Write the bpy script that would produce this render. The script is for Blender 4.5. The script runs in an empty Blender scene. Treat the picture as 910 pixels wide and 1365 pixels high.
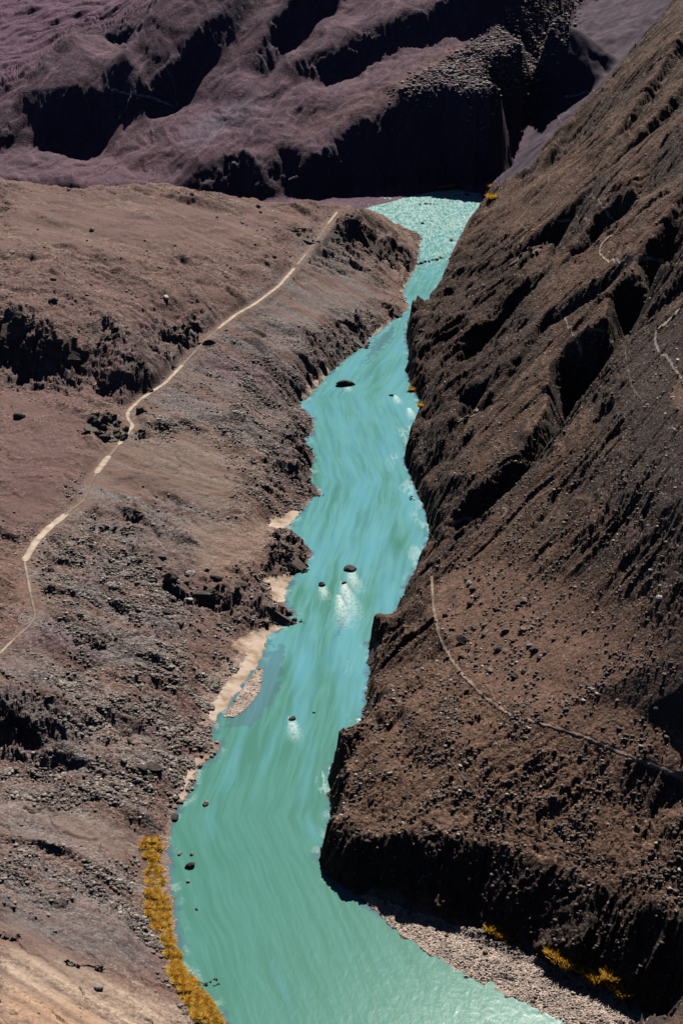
import bpy, math, time
import numpy as np
from mathutils import Vector, geometry as mgeo
T0 = time.time()
R = math.radians
rng = np.random.default_rng(11)
sc = bpy.context.scene
C = sc.collection

# ------------------------------------------------------------------ camera
H, PITCH, F = 437.0, R(24.4), 2165.0          # height above the river, tilt, focal in photo pixels (910 x 1365)
cam_d = bpy.data.cameras.new('camera'); cam = bpy.data.objects.new('camera', cam_d); C.objects.link(cam)
cam.location = (0, 0, H); cam.rotation_euler = (R(90) - PITCH, 0, 0)
cam_d.sensor_fit = 'VERTICAL'; cam_d.sensor_height = 24; cam_d.lens = 24 * F / 1365
cam_d.clip_start = 1; cam_d.clip_end = 12000
sc.camera = cam
# ------------------------------------------------------------------ light
SUN_AZ, SUN_EL = 10, 49                        # degrees right of the view direction, above the horizon
w = bpy.data.worlds.new('World'); sc.world = w; w.use_nodes = True
nt = w.node_tree; bg = nt.nodes['Background']
sky = nt.nodes.new('ShaderNodeTexSky'); sky.sky_type = 'NISHITA'; sky.sun_disc = False
sky.sun_elevation = R(SUN_EL); sky.sun_rotation = R(SUN_AZ); sky.altitude = 3500; sky.ozone_density = 2.5; sky.air_density = 0.4; sky.dust_density = 0.0
nt.links.new(sky.outputs[0], bg.inputs[0]); bg.inputs[1].default_value = 0.05
sd = bpy.data.lights.new('sun', 'SUN'); sun = bpy.data.objects.new('sun', sd); C.objects.link(sun)
sd.energy = 5.0; sd.angle = R(0.5); sd.color = (1.0, 0.91, 0.80)
dv = Vector((math.sin(R(SUN_AZ)) * math.cos(R(SUN_EL)), math.cos(R(SUN_AZ)) * math.cos(R(SUN_EL)), math.sin(R(SUN_EL))))
sun.rotation_euler = dv.to_track_quat('Z', 'Y').to_euler(); sun.location = (300, 900, 900)
sc.view_settings.view_transform = 'Standard'; sc.view_settings.look = 'None'
sc.view_settings.exposure = 0.15; sc.view_settings.gamma = 1.0
sc.cycles.max_bounces = 3; sc.cycles.diffuse_bounces = 0; sc.cycles.glossy_bounces = 2
sc.cycles.caustics_reflective = False; sc.cycles.caustics_refractive = False

# ------------------------------------------------------------------ projection helpers (photo measurements -> real positions)
cp, sp_ = math.cos(PITCH), math.sin(PITCH)
def ray(px, py):
    u = (np.asarray(px, float) - 455) / F; v = (682.5 - np.asarray(py, float)) / F
    return u, cp + v * sp_, -sp_ + v * cp
def proj(x, y, z):
    dz = z - H
    d = np.maximum(y * cp - dz * sp_, 1e-3); up = y * sp_ + dz * cp
    return 455 + F * x / d, 682.5 - F * up / d
def Pz(px, py, z):
    a, b, c = ray(px, py); t = (z - H) / c
    return (float(a * t), float(b * t), float(z))
def Py(px, py, y):
    a, b, c = ray(px, py); t = y / b
    return (float(a * t), float(y), float(H + c * t))
def Ps(px, py, s):     # on the right-hand valley side of mean gradient s above the river line
    a, b, c = ray(px, py)
    t = (H - s * 78.5) / (-c + s * (a - .118 * b))
    return (float(a * t), float(b * t), float(H + c * t))

# ------------------------------------------------------------------ noise
def hsh(ix, iy, seed):
    h = (ix.astype(np.int64) * 374761393 + iy.astype(np.int64) * 668265263 + seed * 974634777) & 0xffffffff
    h = ((h ^ (h >> 13)) * 1274126177) & 0xffffffff
    h = ((h ^ (h >> 16)) * 2246822519) & 0xffffffff
    return ((h ^ (h >> 15)) & 0xffffff) / float(0xffffff)
def vnoise(x, y, seed=0):
    ix = np.floor(x); iy = np.floor(y); fx = x - ix; fy = y - iy
    def g(a, b):
        an = hsh(ix + a, iy + b, seed) * 6.2831853
        return np.cos(an) * (fx - a) + np.sin(an) * (fy - b)
    sx = fx * fx * fx * (fx * (fx * 6 - 15) + 10); sy = fy * fy * fy * (fy * (fy * 6 - 15) + 10)
    n0 = g(0, 0) * (1 - sx) + g(1, 0) * sx; n1 = g(0, 1) * (1 - sx) + g(1, 1) * sx
    return (n0 * (1 - sy) + n1 * sy) * 1.5
def fbm(x, y, oct=4, seed=0, gain=.5):
    r = 0; a = 1.0
    for k in range(oct):
        r = r + a * vnoise(x, y, seed + k * 17); x = x * 2.03 + 3.1; y = y * 2.03 - 1.7; a *= gain
    return r
def ridged(x, y, oct=4, seed=0, gain=.5):
    r = 0; a = 1.0
    for k in range(oct):
        r = r + a * (0.45 - np.abs(vnoise(x, y, seed + k * 17))); x = x * 2.03 + 3.1; y = y * 2.03 - 1.7; a *= gain
    return r
def facets(x, y, seed=0, tilt=.9):            # broken-rock relief: every cell is a tilted slab
    ix = np.floor(x); iy = np.floor(y)
    best = np.full(x.shape, 9.0, np.float64); out = np.zeros(x.shape)
    for a in (-1, 0, 1):
        for b in (-1, 0, 1):
            cx = ix + a; cy = iy + b
            jx = cx + .1 + .8 * hsh(cx, cy, seed); jy = cy + .1 + .8 * hsh(cx, cy, seed + 5)
            dx = x - jx; dy = y - jy; d = dx * dx + dy * dy
            m = d < best
            h = (hsh(cx, cy, seed + 9) - .5) + (hsh(cx, cy, seed + 13) - .5) * tilt * dx * 2 + (hsh(cx, cy, seed + 21) - .5) * tilt * dy * 2
            best = np.where(m, d, best); out = np.where(m, h, out)
    return out
def sstep(a, b, x):
    t = np.clip((x - a) / (b - a), 0, 1); return t * t * (3 - 2 * t)
def inpoly(px, py, poly):
    r = np.zeros(px.shape, bool); n = len(poly)
    for i in range(n):
        x0, y0 = poly[i]; x1, y1 = poly[(i + 1) % n]
        if y0 == y1: continue
        c = ((y0 > py) != (y1 > py)) & (px < (x1 - x0) * (py - y0) / (y1 - y0) + x0)
        r ^= c
    return r
def polydist(px, py, line, step=None):        # distance to a polyline
    d = np.full(px.shape, 1e9)
    for (x0, y0), (x1, y1) in zip(line[:-1], line[1:]):
        vx, vy = x1 - x0, y1 - y0; L = vx * vx + vy * vy + 1e-9
        t = np.clip(((px - x0) * vx + (py - y0) * vy) / L, 0, 1)
        d = np.minimum(d, (px - x0 - t * vx) ** 2 + (py - y0 - t * vy) ** 2)
    return np.sqrt(d)

# ------------------------------------------------------------------ breaklines of the terrain
PTS, EDG = [], []
def line(pts, closed=False):
    i0 = len(PTS); PTS.extend(pts)
    for k in range(len(pts) - 1): EDG.append((i0 + k, i0 + k + 1))
    return pts
def Z(l): return line([Pz(*p) for p in l])
def Y(l): return line([Py(*p) for p in l])
def S(l): return line([Ps(*p) for p in l])

def wall(tops, crest_px, grad=2.0, nx=.65, ny=-.76, wmax=70):
    """foot line of a steep wall: drops from its top until the nearer crest hides it"""
    cs = sorted(crest_px); cx = [c[0] for c in cs]; cy = [c[1] for c in cs]; out = []
    for x, y, z in tops:
        last = None
        for w_ in np.linspace(1, wmax, 140):
            q = (x + nx * w_, y + ny * w_, z - grad * w_)
            a, b = proj(*q)
            if b > np.interp(a, cx, cy) - 2 or q[2] < 3: break
            last = q
        if last is not None and z - last[2] > 4: out.append(last)
    return line(out)

shoreL = [(487,277.5),(498,286),(510,295),(530,300),(562,315),(557,342),(555,352),(537,387),(545,412),(507,440),(485,460),(455,482),(435,502),(415,525),(400,540),(420,562),(408,592),(417,612),(417,642),(428,657),(410,672),(400,684),(380,706),(392,714),(415,734),(408,750),(395,762),(388,775),(382,784),(378,804),(392,818),(378,834),(357,847),(348,877),(334,899),(300,945),(286,959),(284,984),(295,992),(280,1014),(265,1023),(250,1063),(228,1088),(225,1138),(230,1198),(235,1238),(243,1288),(280,1333),(300,1365),(330,1420),(380,1500)]
shoreR = [(606,252),(625,256),(640,257),(646,272),(631,289),(622,300),(600,342),(592,367),(577,402),(556,418),(543,428),(541,448),(545,470),(546,512),(562,542),(547,582),(538,612),(550,642),(568,684),(572,709),(568,739),(547,769),(530,814),(507,845),(490,859),(496,880),(490,910),(488,940),(475,979),(455,1009),(440,1025),(444,1045),(437,1060),(444,1092),(440,1112),(426,1138),(427,1152),(440,1170),(470,1189)]
wL = [Pz(a, b, 0) for a, b in shoreL]; wR = [Pz(a, b, 0) for a, b in shoreR]
line(wL)
farshore = [(487,276.5),(520,269),(555,259),(585,254),(606,252)]
wF = [Pz(a, b, 0) for a, b in farshore]
# the river behind the terrace (hidden from here): far bank, near bank
hidF = [(-520,1810,0),(-380,1800,0),(-250,1797,0),(-150,1795,0),(-60,1792,0)]
line(hidF + wF); line(wR)
hidN = [(-520,1690,0),(-380,1680,0),(-250,1672,0),(-150,1665,0),(-60,1668,0)]
line(hidN + [wL[0]])
for p in [(-450,1725,-4),(-300,1710,-4),(-150,1700,-4),(-40,1703,-4)]: PTS.append(p)
# river bed
Z([(520,277,-4),(570,270,-4),(615,272,-4),(590,310,-4),(570,370,-4),(560,395,-4),(520,450,-4),(480,500,-4),(450,560,-4),(470,640,-4),(470,720,-4),(440,800,-4),(400,900,-4),(360,980,-4),(330,1060,-4),(310,1150,-4),(330,1230,-4),(400,1300,-4),(500,1365,-4),(600,1440,-4)])
# right bar of gravel and its water edge
Z([(478,1196,0),(497,1212,0),(530,1243,0),(572,1272,0),(605,1295,0),(680,1328,0),(755,1365,0),(830,1420,0),(900,1490,0)])
Z([(482,1195,.3),(520,1212,1.2),(560,1237,1.3),(610,1268,1.4),(670,1293,1.5),(730,1322,1.6),(800,1355,1.6),(860,1400,1.6)])
Z([(480,1190,-.6),(515,1198,-.5),(565,1217,-.5),(605,1230,-.3),(640,1246,.3),(665,1255,.3),(705,1274,-.3),(720,1281,.6),(755,1299,.8),(825,1328,.9),(850,1350,-.5),(900,1372,-.8),(960,1420,-.8)])
# spit at the left bank
Z([(349,893,.5),(338,912,.7),(318,940,.6),(304,952,.4)])
Z([(355,888,-.3),(352,905,-.5),(345,926,-.4),(325,948,-.5),(306,962,-.6),(292,956,-.3),(300,945,-.25),(320,922,-.25),(338,902,-.25)])
# ---- left bank
Z([(520,303,3),(545,318,3),(545,338,4),(530,352,6),(515,385,6),(518,412,6),(485,435,7),(458,452,8),(430,475,8),(400,512,8),(372,545,8),(385,575,8),(385,610,8),(390,640,8),(375,665,5),(352,700,2.2),(368,728,7),(372,750,6),(365,775,1.6),(357,790,2),(352,815,4),(325,845,2),(300,885,2),(275,930,2),(262,965,2.4),(250,1000,3),(222,1050,3.4),(203,1095,3),(193,1140,2.2),(190,1200,2.2),(198,1250,2.4),(218,1300,2.4),(250,1350,2.4),(290,1440,2.4)])
Z([(500,318,12),(500,352,15),(475,385,20),(440,410,24),(400,450,24),(350,500,24),(325,560,21),(325,620,18),(300,680,16),(280,740,13),(262,790,11),(240,850,10),(205,930,11),(175,1000,10),(155,1060,10),(140,1110,11),(130,1200,15),(135,1300,18),(160,1380,22)])
ROADP = [(452,280,50),(448,284,50),(438,297,49),(425,317,48),(409,337,46),(390,360,44),(372,381,42.5),(340,405,41),(315,419,40),(297,433,39),(275,452,38),(243,487,36),(220,511,35),(189,531,34),(171,548,33),(170,558,32.5),(178,567,32),(160,591,31),(143,611,30.5),(128,631,30),(117,655,29.5),(113,666,29),(89,685,28.5),(66,703,28),(48,722,27.5),(33,748,27),(37,767,27),(41,790,27),(48,820,27),(41,833,27),(20,851,27),(0,871,27),(-40,905,27)]
Z(ROADP)
rim = [(-420,228,100),(-200,232,98),(-60,236,96),(0,239,94),(50,244,91),(100,250,87),(160,249,84),(225,245,80),(275,252,73),(350,270,62),(400,274,57),(435,275,54),(465,277,48),(485,280,36),(500,288,20)]
wrim = Z(rim)
line([(x, y + 55, z * .45) for x, y, z in wrim[:-2]])
Z([(0,275,92),(100,290,85),(200,285,79),(300,292,69),(400,300,56)])
Z([(0,330,90),(90,340,83),(180,345,75),(280,350,62),(350,355,52)])
Z([(-300,400,92),(-100,395,88),(0,395,84),(90,400,77),(180,400,66),(260,395,56)])
Z([(-300,410,90),(-60,412,84),(0,416,81),(35,420,79),(60,430,75),(82,445,69),(98,465,60),(110,485,50)])
Z([(-300,500,46),(-60,500,44),(0,501,43),(40,505,43),(75,507,43),(100,500,43),(118,492,46)])
Z([(118,425,72),(150,428,69),(170,447,65),(190,470,58),(203,486,50)])
Z([(116,446,63),(135,463,59),(160,482,53),(185,496,48),(200,500,46)])
Z([(-200,560,46),(0,560,43),(60,560,42),(110,545,42),(145,560,38)])
Z([(-200,660,42),(0,650,38),(50,640,37),(95,625,35)])
Z([(-200,760,36),(-60,745,33),(0,735,31)])
Z([(250,425,48),(215,455,46),(190,510,40)])
# badlands by the upper road end
Z([(455,300,48),(478,303,44),(500,306,37),(520,318,27),(532,335,18),(546,350,6)])
Z([(430,345,36),(455,350,29),(480,352,23),(505,358,16),(535,362,6)])
# below the road, bottom left
Z([(100,780,22),(150,760,20),(200,720,19)])
Z([(-40,925,33),(0,935,31),(25,948,29),(50,975,24),(85,998,18)])
Z([(-60,995,14),(0,998,13),(40,1002,13),(80,1008,13)])
Z([(-60,1060,20),(0,1060,18),(70,1060,14)])
Z([(-60,1140,30),(0,1140,25),(70,1140,18)])
Z([(-60,1250,42),(0,1250,35),(70,1250,24)])
Z([(-80,1365,58),(0,1365,46),(80,1365,32),(20,1480,55)])
# ---- right bank, near: cliff edge above the bar
Z([(432,1130,6),(442,1110,8),(456,1102,12),(484,1116,17),(514,1125,20),(560,1126,23.5),(600,1126,25),(657,1133,26.5),(720,1157,27),(768,1172,28),(806,1187,29),(850,1212,29),(892,1222,33),(960,1240,42)])
Z([(900,1228,33),(874,1264,24),(858,1298,14),(850,1316,5)])
Z([(960,1300,34),(925,1310,28),(900,1340,10),(890,1362,.5)])
Z([(452,1010,11),(458,1040,11),(456,1075,12)])
Z([(520,930,26),(540,1000,29),(580,1060,31),(640,1090,32.5),(720,1112,33.5),(800,1140,35.5),(880,1170,39),(960,1200,42)])
Z([(560,960,38),(620,1000,44),(700,1030,46),(780,1060,45.5),(860,1090,46),(960,1110,47)])
TRAIL = [(575,769,24),(577,809,29),(585,849,33),(600,878,36),(620,904,41),(645,929,47),(680,954,53),(725,966,56),(775,981,58),(820,1001,59),(855,1014,60.5),(885,1026,62),(910,1036,63),(960,1060,66)]
Z(TRAIL)
Z([(640,850,46),(700,900,57),(780,930,67),(850,950,71),(960,980,78)])
Z([(650,780,49),(730,830,66),(820,860,82),(880,880,90),(960,900,101)])
S([(690,720,.77),(760,740,.75),(840,770,.73),(910,790,.71),(980,800,.70)])
S([(740,650,.8),(800,680,.79),(860,700,.79),(910,720,.79),(980,730,.79)])
S([(800,560,.83),(850,590,.86),(880,640,.87),(930,680,.86)])
S([(860,480,.9),(890,530,.92),(940,600,.92)])
# rib B crest, gully behind it, opposite wall
PXB = [(1000,340),(940,380),(910,405),(885,425),(866,439),(848,455),(831,467),(820,483),(792,515),(776,545),(753,582),(730,614),(700,648),(673,674),(652,695),(634,715),(606,743)]
S([(1000,340,1.0),(940,380,.97),(910,405,.95),(885,425,.93),(866,439,.92),(848,455,.9),(831,467,.88),(820,483,.86),(792,515,.85),(776,545,.84),(753,582,.84),(730,614,.83),(700,648,.82),(673,674,.81),(652,695,.8),(634,715,.8),(606,743,.78)])
Z([(590,742,14),(574,765,7)])
wC = S([(1000,318,.78),(940,342,.79),(910,350,.8),(880,347,.81),(848,343,.83),(829,368,.84),(813,388,.84),(806,425,.82),(780,448,.81),(746,469,.8),(731,490,.8),(728,545,.79),(705,580,.79),(675,615,.78),(645,645,.77),(618,668,.76)])
wall(wC, PXB)
Z([(600,700,22),(582,722,8)])
# ribs F, E, G
S([(735,440,.8),(705,482,.8),(685,510,.8),(668,540,.8),(641,574,.8),(622,604,.78),(606,627,.76)])
Z([(592,655,22),(578,684,8)])
Z([(592,636,14),(566,668,3)])
wE = S([(770,395,.83),(720,430,.82),(693,470,.82),(673,495,.82),(650,525,.82),(622,546,.82),(606,541,.82)])
wall(wE, [(735,440),(705,482),(685,510),(668,540),(641,574),(622,604),(606,627),(594,650),(580,684)])
Z([(588,573,30),(572,598,16)])
wG = S([(705,378,.82),(660,415,.82),(620,460,.82),(600,490,.8)])
wall(wG, [(770,395),(720,430),(693,470),(673,495),(650,525),(622,541),(600,545)])
Z([(580,520,22),(562,545,6)])
Z([(588,552,20),(562,582,4)])
S([(640,340,.8),(620,380,.8),(590,420,.8)])
Z([(560,430,14),(553,470,14)])
S([(737,352,.84),(720,376,.84),(709,398,.83),(690,420,.82)])
wall(S([(738,322,.8),(715,320,.8),(695,326,.8),(672,350,.78)]), [(737,352),(720,376),(709,398),(690,420),(670,440)])
# nose with the bright path, strips above
S([(912,255,.84),(860,270,.84),(820,300,.84),(806,318,.84),(797,330,.83),(785,345,.82),(770,365,.82)])
wall(S([(845,250,.83),(815,268,.83),(790,290,.82),(772,315,.81),(752,345,.8)]), [(912,255),(860,270),(820,300),(806,318),(797,330),(785,345),(770,365)])
S([(960,90,.86),(910,150,.86),(886,178,.86),(865,200,.86),(848,216,.86),(825,242,.85),(806,258,.84),(790,285,.82)])
wall(S([(945,55,.84),(905,118,.84),(872,158,.83),(845,185,.83),(820,210,.82),(796,235,.81)]), [(960,90),(910,150),(886,178),(865,200),(848,216),(825,242),(806,258),(790,285)])
S([(960,10,.86),(912,86,.86),(880,128,.85),(850,169,.84),(824,205,.83),(800,235,.82)])
wall(S([(930,5,.85),(900,55,.85),(868,105,.84),(838,148,.83),(812,185,.82)]), [(960,10),(912,86),(880,128),(850,169),(824,205),(800,235)])
S([(700,285,.78),(740,260,.79),(780,200,.8)])
S([(652,275,.8),(675,270,.82),(695,262,.84),(720,248,.85),(745,232,.85)])

wI0 = None
wI = S([(668,258,.72),(680,242,.78),(712,228,.8),(727,204,.82),(770,152,.83),(805,115,.84),(840,77,.85),(870,40,.86),(900,2,.86),(950,-60,.88)])
wall(wI[1:4], [(652,275),(675,268),(695,260),(720,246),(745,230)])
S([(1150,100,.86),(1150,300,.86),(1150,500,.86),(1150,700,.86),(1150,900,.8),(1150,1100,.7),(1150,1300,.6)])
# ---- far side
def SCR(l):                                    # the long scree chute is one plane
    o = []
    for px, py in l:
        a, b, c = ray(px, py); t = (H - 4 + .4 * 186 + .24 * 1890) / (-c + .4 * a + .24 * b); o.append((float(a * t), float(b * t), float(H + c * t)))
    return line(o)
SCR([(722,203),(760,160),(798,118),(830,79),(862,43),(892,3),(940,-60)])
SCR([(667,244),(684,200),(706,150),(729,104),(752,49),(772,2),(800,-60)])
K = Y([(120,248,1812),(229,243,1835),(269,222,1850),(290,211,1858),(305,202,1866),(321,200,1872),(340,209,1840),(358,203,1848),(379,193,1862),(400,197,1858),(414,207,1846),(424,198,1850),(437,188,1866),(454,174,1880),(477,154,1892),(506,143,1902),(540,128,1916),(580,117,1926),(620,106,1936),(636,103,1940),(634,128,1895),(654,134,1888),(668,122,1896)])
line([(x, min(y - .62 * z - 6, 1853) if x > 30 else max(y - .6 * z - 8, 1803), .8) for x, y, z in K[1:20]])
line([Pz(630,250,3), Pz(650,246,4), Pz(662,241,5)])
Y([(600,90,1975),(650,75,1990),(695,55,2020),(722,50,2050),(742,10,2085)])
Y([(400,155,1925),(440,135,1940),(500,110,1955),(550,92,1970)])
Y([(371,104,1995),(400,113,1992),(434,112,2000),(463,103,2010),(497,83,2030),(529,69,2042),(563,61,2050),(597,47,2066),(626,46,2072),(657,26,2096),(677,9,2120),(710,-40,2190)])
Y([(386,71,2020),(420,66,2028),(440,60,2032),(463,54,2038),(486,43,2052),(520,26,2066),(563,6,2078),(591,-2,2090),(620,-30,2100),(650,-60,2130),(690,-110,2190)])
Y([(342,128,1962),(350,120,1985),(358,112,2005),(372,92,2035),(386,68,2062),(398,48,2085),(425,25,2110),(460,0,2140)])
Y([(430,-60,2150),(400,-20,2120),(382,4,2092),(360,22,2072),(345,60,2035),(330,92,2008),(322,108,1985),(308,125,1968)])
Y([(405,-60,2190),(375,-10,2140),(350,15,2108),(324,37,2078),(306,58,2058),(292,77,2042),(261,111,2012),(234,142,1985),(205,158,1966)])
Y([(345,-60,2180),(310,-10,2108),(285,20,2068),(262,50,2038),(235,85,2004),(205,118,1979)])
Y([(290,-110,2240),(250,-55,2142),(211,0,2088),(190,32,2052),(176,52,2032),(164,71,2015)])
Y([(164,71,2105),(190,30,2155),(215,-10,2215)])
Y([(164,74,1996),(150,95,1984),(138,118,1976),(125,140,1962)])
Y([(98,40,2078),(82,48,2064),(58,79,2030),(37,111,2000),(16,132,1980),(0,164,1948),(-40,185,1940),(-150,200,1930)])
Y([(98,40,2078),(108,62,2040),(125,84,2010),(140,90,2004),(152,82,2010),(163,72,2040)])
Y([(130,45,2098),(165,42,2120),(190,22,2150)])
Y([(37,120,1985),(75,115,1975),(108,112,1974),(120,116,1972),(150,119,1970),(180,124,1968),(205,130,1970)])
Y([(-150,225,1900),(-40,212,1905),(0,207,1918),(50,201,1922),(75,206,1922),(110,211,1918),(132,200,1924),(150,180,1932),(168,163,1945),(200,160,1950),(240,148,1962),(290,140,1965),(330,130,1960),(350,140,1950),(380,140,1945)])
Y([(-150,250,1840),(0,222,1850),(50,205,1900),(110,225,1860),(0,238,1810)])
Y([(160,215,1880),(230,195,1895),(290,170,1915),(340,165,1910),(370,170,1895)])
Y([(320,175,1905),(345,185,1880),(358,200,1862)])
line([(-520,2120,20),(-380,2110,22),(-300,2110,30)])
Y([(-150,105,2200),(0,100,2200),(50,85,2230),(90,38,2330),(160,5,2420)])
Y([(-150,40,2420),(0,40,2370),(60,10,2430),(120,-20,2500),(200,-60,2620)])
for a in range(-900, 1500, 200): PTS.append((a, 2900, 420 + 60 * math.sin(a * .01))); PTS.append((a, 4200, 700))
for p in [(-900,1900,60),(-900,1500,140),(-900,900,200),(-700,500,230),(-500,250,220),(-900,2200,100),(1300,400,500),(1200,1000,560),(1200,1600,560),(1200,2200,560),(800,250,300),(-200,200,120),(100,200,20),(300,250,120)]: PTS.append(p)

print('%d TIN points' % len(PTS))
P3 = np.array(PTS)
vo, eo, fo, ov, _, _ = mgeo.delaunay_2d_cdt([Vector((p[0], p[1])) for p in PTS], EDG, [], 0, 1e-4)
V2 = np.array([tuple(v) for v in vo]); VZ = np.zeros(len(V2)); cross = 0
E0 = np.array([PTS[a] for a, b in EDG]); E1 = np.array([PTS[b] for a, b in EDG])
for i, o in enumerate(ov):
    if o: VZ[i] = np.mean([PTS[k][2] for k in o])
    else:
        d = E1[:, :2] - E0[:, :2]; L = (d ** 2).sum(1) + 1e-9
        t = np.clip(((V2[i] - E0[:, :2]) * d).sum(1) / L, 0, 1)
        dist = np.hypot(*(E0[:, :2] + t[:, None] * d - V2[i]).T)
        near = np.argsort(dist)[:2]
        zz = [E0[k, 2] + t[k] * (E1[k, 2] - E0[k, 2]) for k in near]
        VZ[i] = np.mean(zz); cross += 1
        if abs(zz[0] - zz[1]) > 6:
            a, b = proj(V2[i, 0], V2[i, 1], VZ[i]); print('crossing', V2[i].round(), 'px', round(float(a)), round(float(b)), 'z', np.round(zz, 1))
TRI = np.array([f for f in fo])
print('TIN', len(TRI), 'tris', cross, 'crossings')

# ------------------------------------------------------------------ the polar terrain grid, finest where the canyon is
Q = globals().get('GRIDQ', 1.0)
th = np.concatenate([np.linspace(-34, -16.2, 50), np.linspace(-16, 16.5, int(1080 * Q)), np.linspace(16.8, 36, 50)])
th = np.radians(th)
rr = np.exp(np.concatenate([np.linspace(math.log(260), math.log(425), 60)[:-1], np.linspace(math.log(425), math.log(2620), int(1640 * Q)), np.linspace(math.log(2640), math.log(4000), 60)]))
NT, NR = len(th), len(rr)
TH, RR = np.meshgrid(th, rr)                   # [row = distance, column = bearing]
GX = RR * np.sin(TH); GY = RR * np.cos(TH); GZ = np.full(GX.shape, np.nan)
lr = np.log(rr)
for f in TRI:
    A, B, Cc = V2[f[0]], V2[f[1]], V2[f[2]]
    det = (B[1] - Cc[1]) * (A[0] - Cc[0]) + (Cc[0] - B[0]) * (A[1] - Cc[1])
    if abs(det) < 1e-9: continue
    xs = np.array([A[0], B[0], Cc[0]]); ys = np.array([A[1], B[1], Cc[1]])
    an = np.arctan2(xs, ys); ds = np.hypot(xs, ys)
    # closest distance of the triangle to the origin may lie on an edge
    dmin = ds.min()
    for a, b in ((0, 1), (1, 2), (2, 0)):
        vx, vy = xs[b] - xs[a], ys[b] - ys[a]; t = -(xs[a] * vx + ys[a] * vy) / (vx * vx + vy * vy + 1e-9)
        if 0 < t < 1: dmin = min(dmin, math.hypot(xs[a] + t * vx, ys[a] + t * vy))
    c0, c1 = np.searchsorted(th, an.min()) - 1, np.searchsorted(th, an.max()) + 1
    r0, r1 = np.searchsorted(rr, dmin) - 1, np.searchsorted(rr, ds.max()) + 1
    c0 = max(c0, 0); r0 = max(r0, 0)
    if c1 <= c0 or r1 <= r0: continue
    X = GX[r0:r1, c0:c1]; Yy = GY[r0:r1, c0:c1]
    if X.size == 0: continue
    l0 = ((B[1] - Cc[1]) * (X - Cc[0]) + (Cc[0] - B[0]) * (Yy - Cc[1])) / det
    l1 = ((Cc[1] - A[1]) * (X - Cc[0]) + (A[0] - Cc[0]) * (Yy - Cc[1])) / det
    l2 = 1 - l0 - l1
    m = (l0 > -1e-6) & (l1 > -1e-6) & (l2 > -1e-6)
    zz = l0 * VZ[f[0]] + l1 * VZ[f[1]] + l2 * VZ[f[2]]
    GZ[r0:r1, c0:c1][m] = zz[m]
GZ[np.isnan(GZ)] = 30.0
def blur(a, k, n=2):
    for _ in range(n):
        for ax in (0, 1):
            c = np.cumsum(np.pad(a, [(k + 1, k) if i == ax else (0, 0) for i in (0, 1)], mode='edge'), axis=ax)
            a = (np.take(c, range(2 * k + 1, c.shape[ax]), axis=ax) - np.take(c, range(0, c.shape[ax] - 2 * k - 1), axis=ax)) / (2 * k + 1)
    return a
barW = [Pz(a, b, 0) for a, b in [(478,1196),(497,1212),(530,1243),(572,1272),(605,1295),(680,1328),(755,1365),(830,1420),(900,1490)]]
k1 = max(1, int(3 * Q)); k2 = max(2, int(9 * Q))
Zraw = GZ.copy(); Zs = blur(GZ, k1); Zss = blur(GZ, k2)
PX, PY = proj(GX, GY, Zs)

# soft region masks ---------------------------------------------------------
def world_line(pts): return [(p[0], p[1]) for p in pts]
midy = np.array([p[1] for p in wL]); 
riverX = np.interp(GY, [430, 487, 560, 623, 760, 1014, 1177, 1580, 1720, 1760], [60, 20, -20, -25, -10, 20, 5, 90, 60, 10])
right = GX > np.interp(GY, [300, 430, 500, 560, 600, 640, 760, 1014, 1177, 1400, 1580, 1790, 1900], [140, 75, 20, -12, -28, -28, 2, 22, 12, 62, 118, 160, 180])
seamy = np.interp(GX, [p[0] for p in wI], [p[1] for p in wI]) + 40
far = np.where(GX < 170, GY > 1730 + np.clip(GX * .6 , 0, 110), GY > np.maximum(seamy, 1700))
far &= ~((GX > 60) & (GX < 170) & (GY < 1800))
left = ~right & ~far; right = right & ~far
fL, fR, fF = blur(left.astype(float), k1), blur(right.astype(float), k1), blur(far.astype(float), k1)
shore_all = [world_line(wL), world_line(wR), world_line(hidF + wF)]
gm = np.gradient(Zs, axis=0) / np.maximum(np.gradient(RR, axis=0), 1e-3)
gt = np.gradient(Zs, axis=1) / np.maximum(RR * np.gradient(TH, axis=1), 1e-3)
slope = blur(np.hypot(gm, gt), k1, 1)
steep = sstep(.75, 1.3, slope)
def pmask(poly, soft=6):                       # soft mask of an area
    m = inpoly(PX, PY, poly).astype(float)
    return blur(m, soft, 2)
jx = GX + 1.6 * fbm(GX / 5.5, GY / 5.5, 3, 21); jy = GY + 2.2 * fbm(GX / 5.5, GY / 5.5, 3, 27)
water_poly = [(p[0], p[1]) for p in wL] + [(p[0], p[1]) for p in barW[::-1]] + [(p[0], p[1]) for p in wR[::-1]] + [(p[0], p[1]) for p in wF[::-1][1:-1]]
selw = (Zs < 40) & (GY < 1880) & (GY > 380) & (GX > -140) & (GX < 230)
sdist = np.full(GX.shape, 99.0)
sdist[selw] = polydist(jx[selw], jy[selw], water_poly + water_poly[:1])
inw = np.zeros(GX.shape, bool); inw[selw] = inpoly(jx[selw], jy[selw], water_poly)
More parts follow.
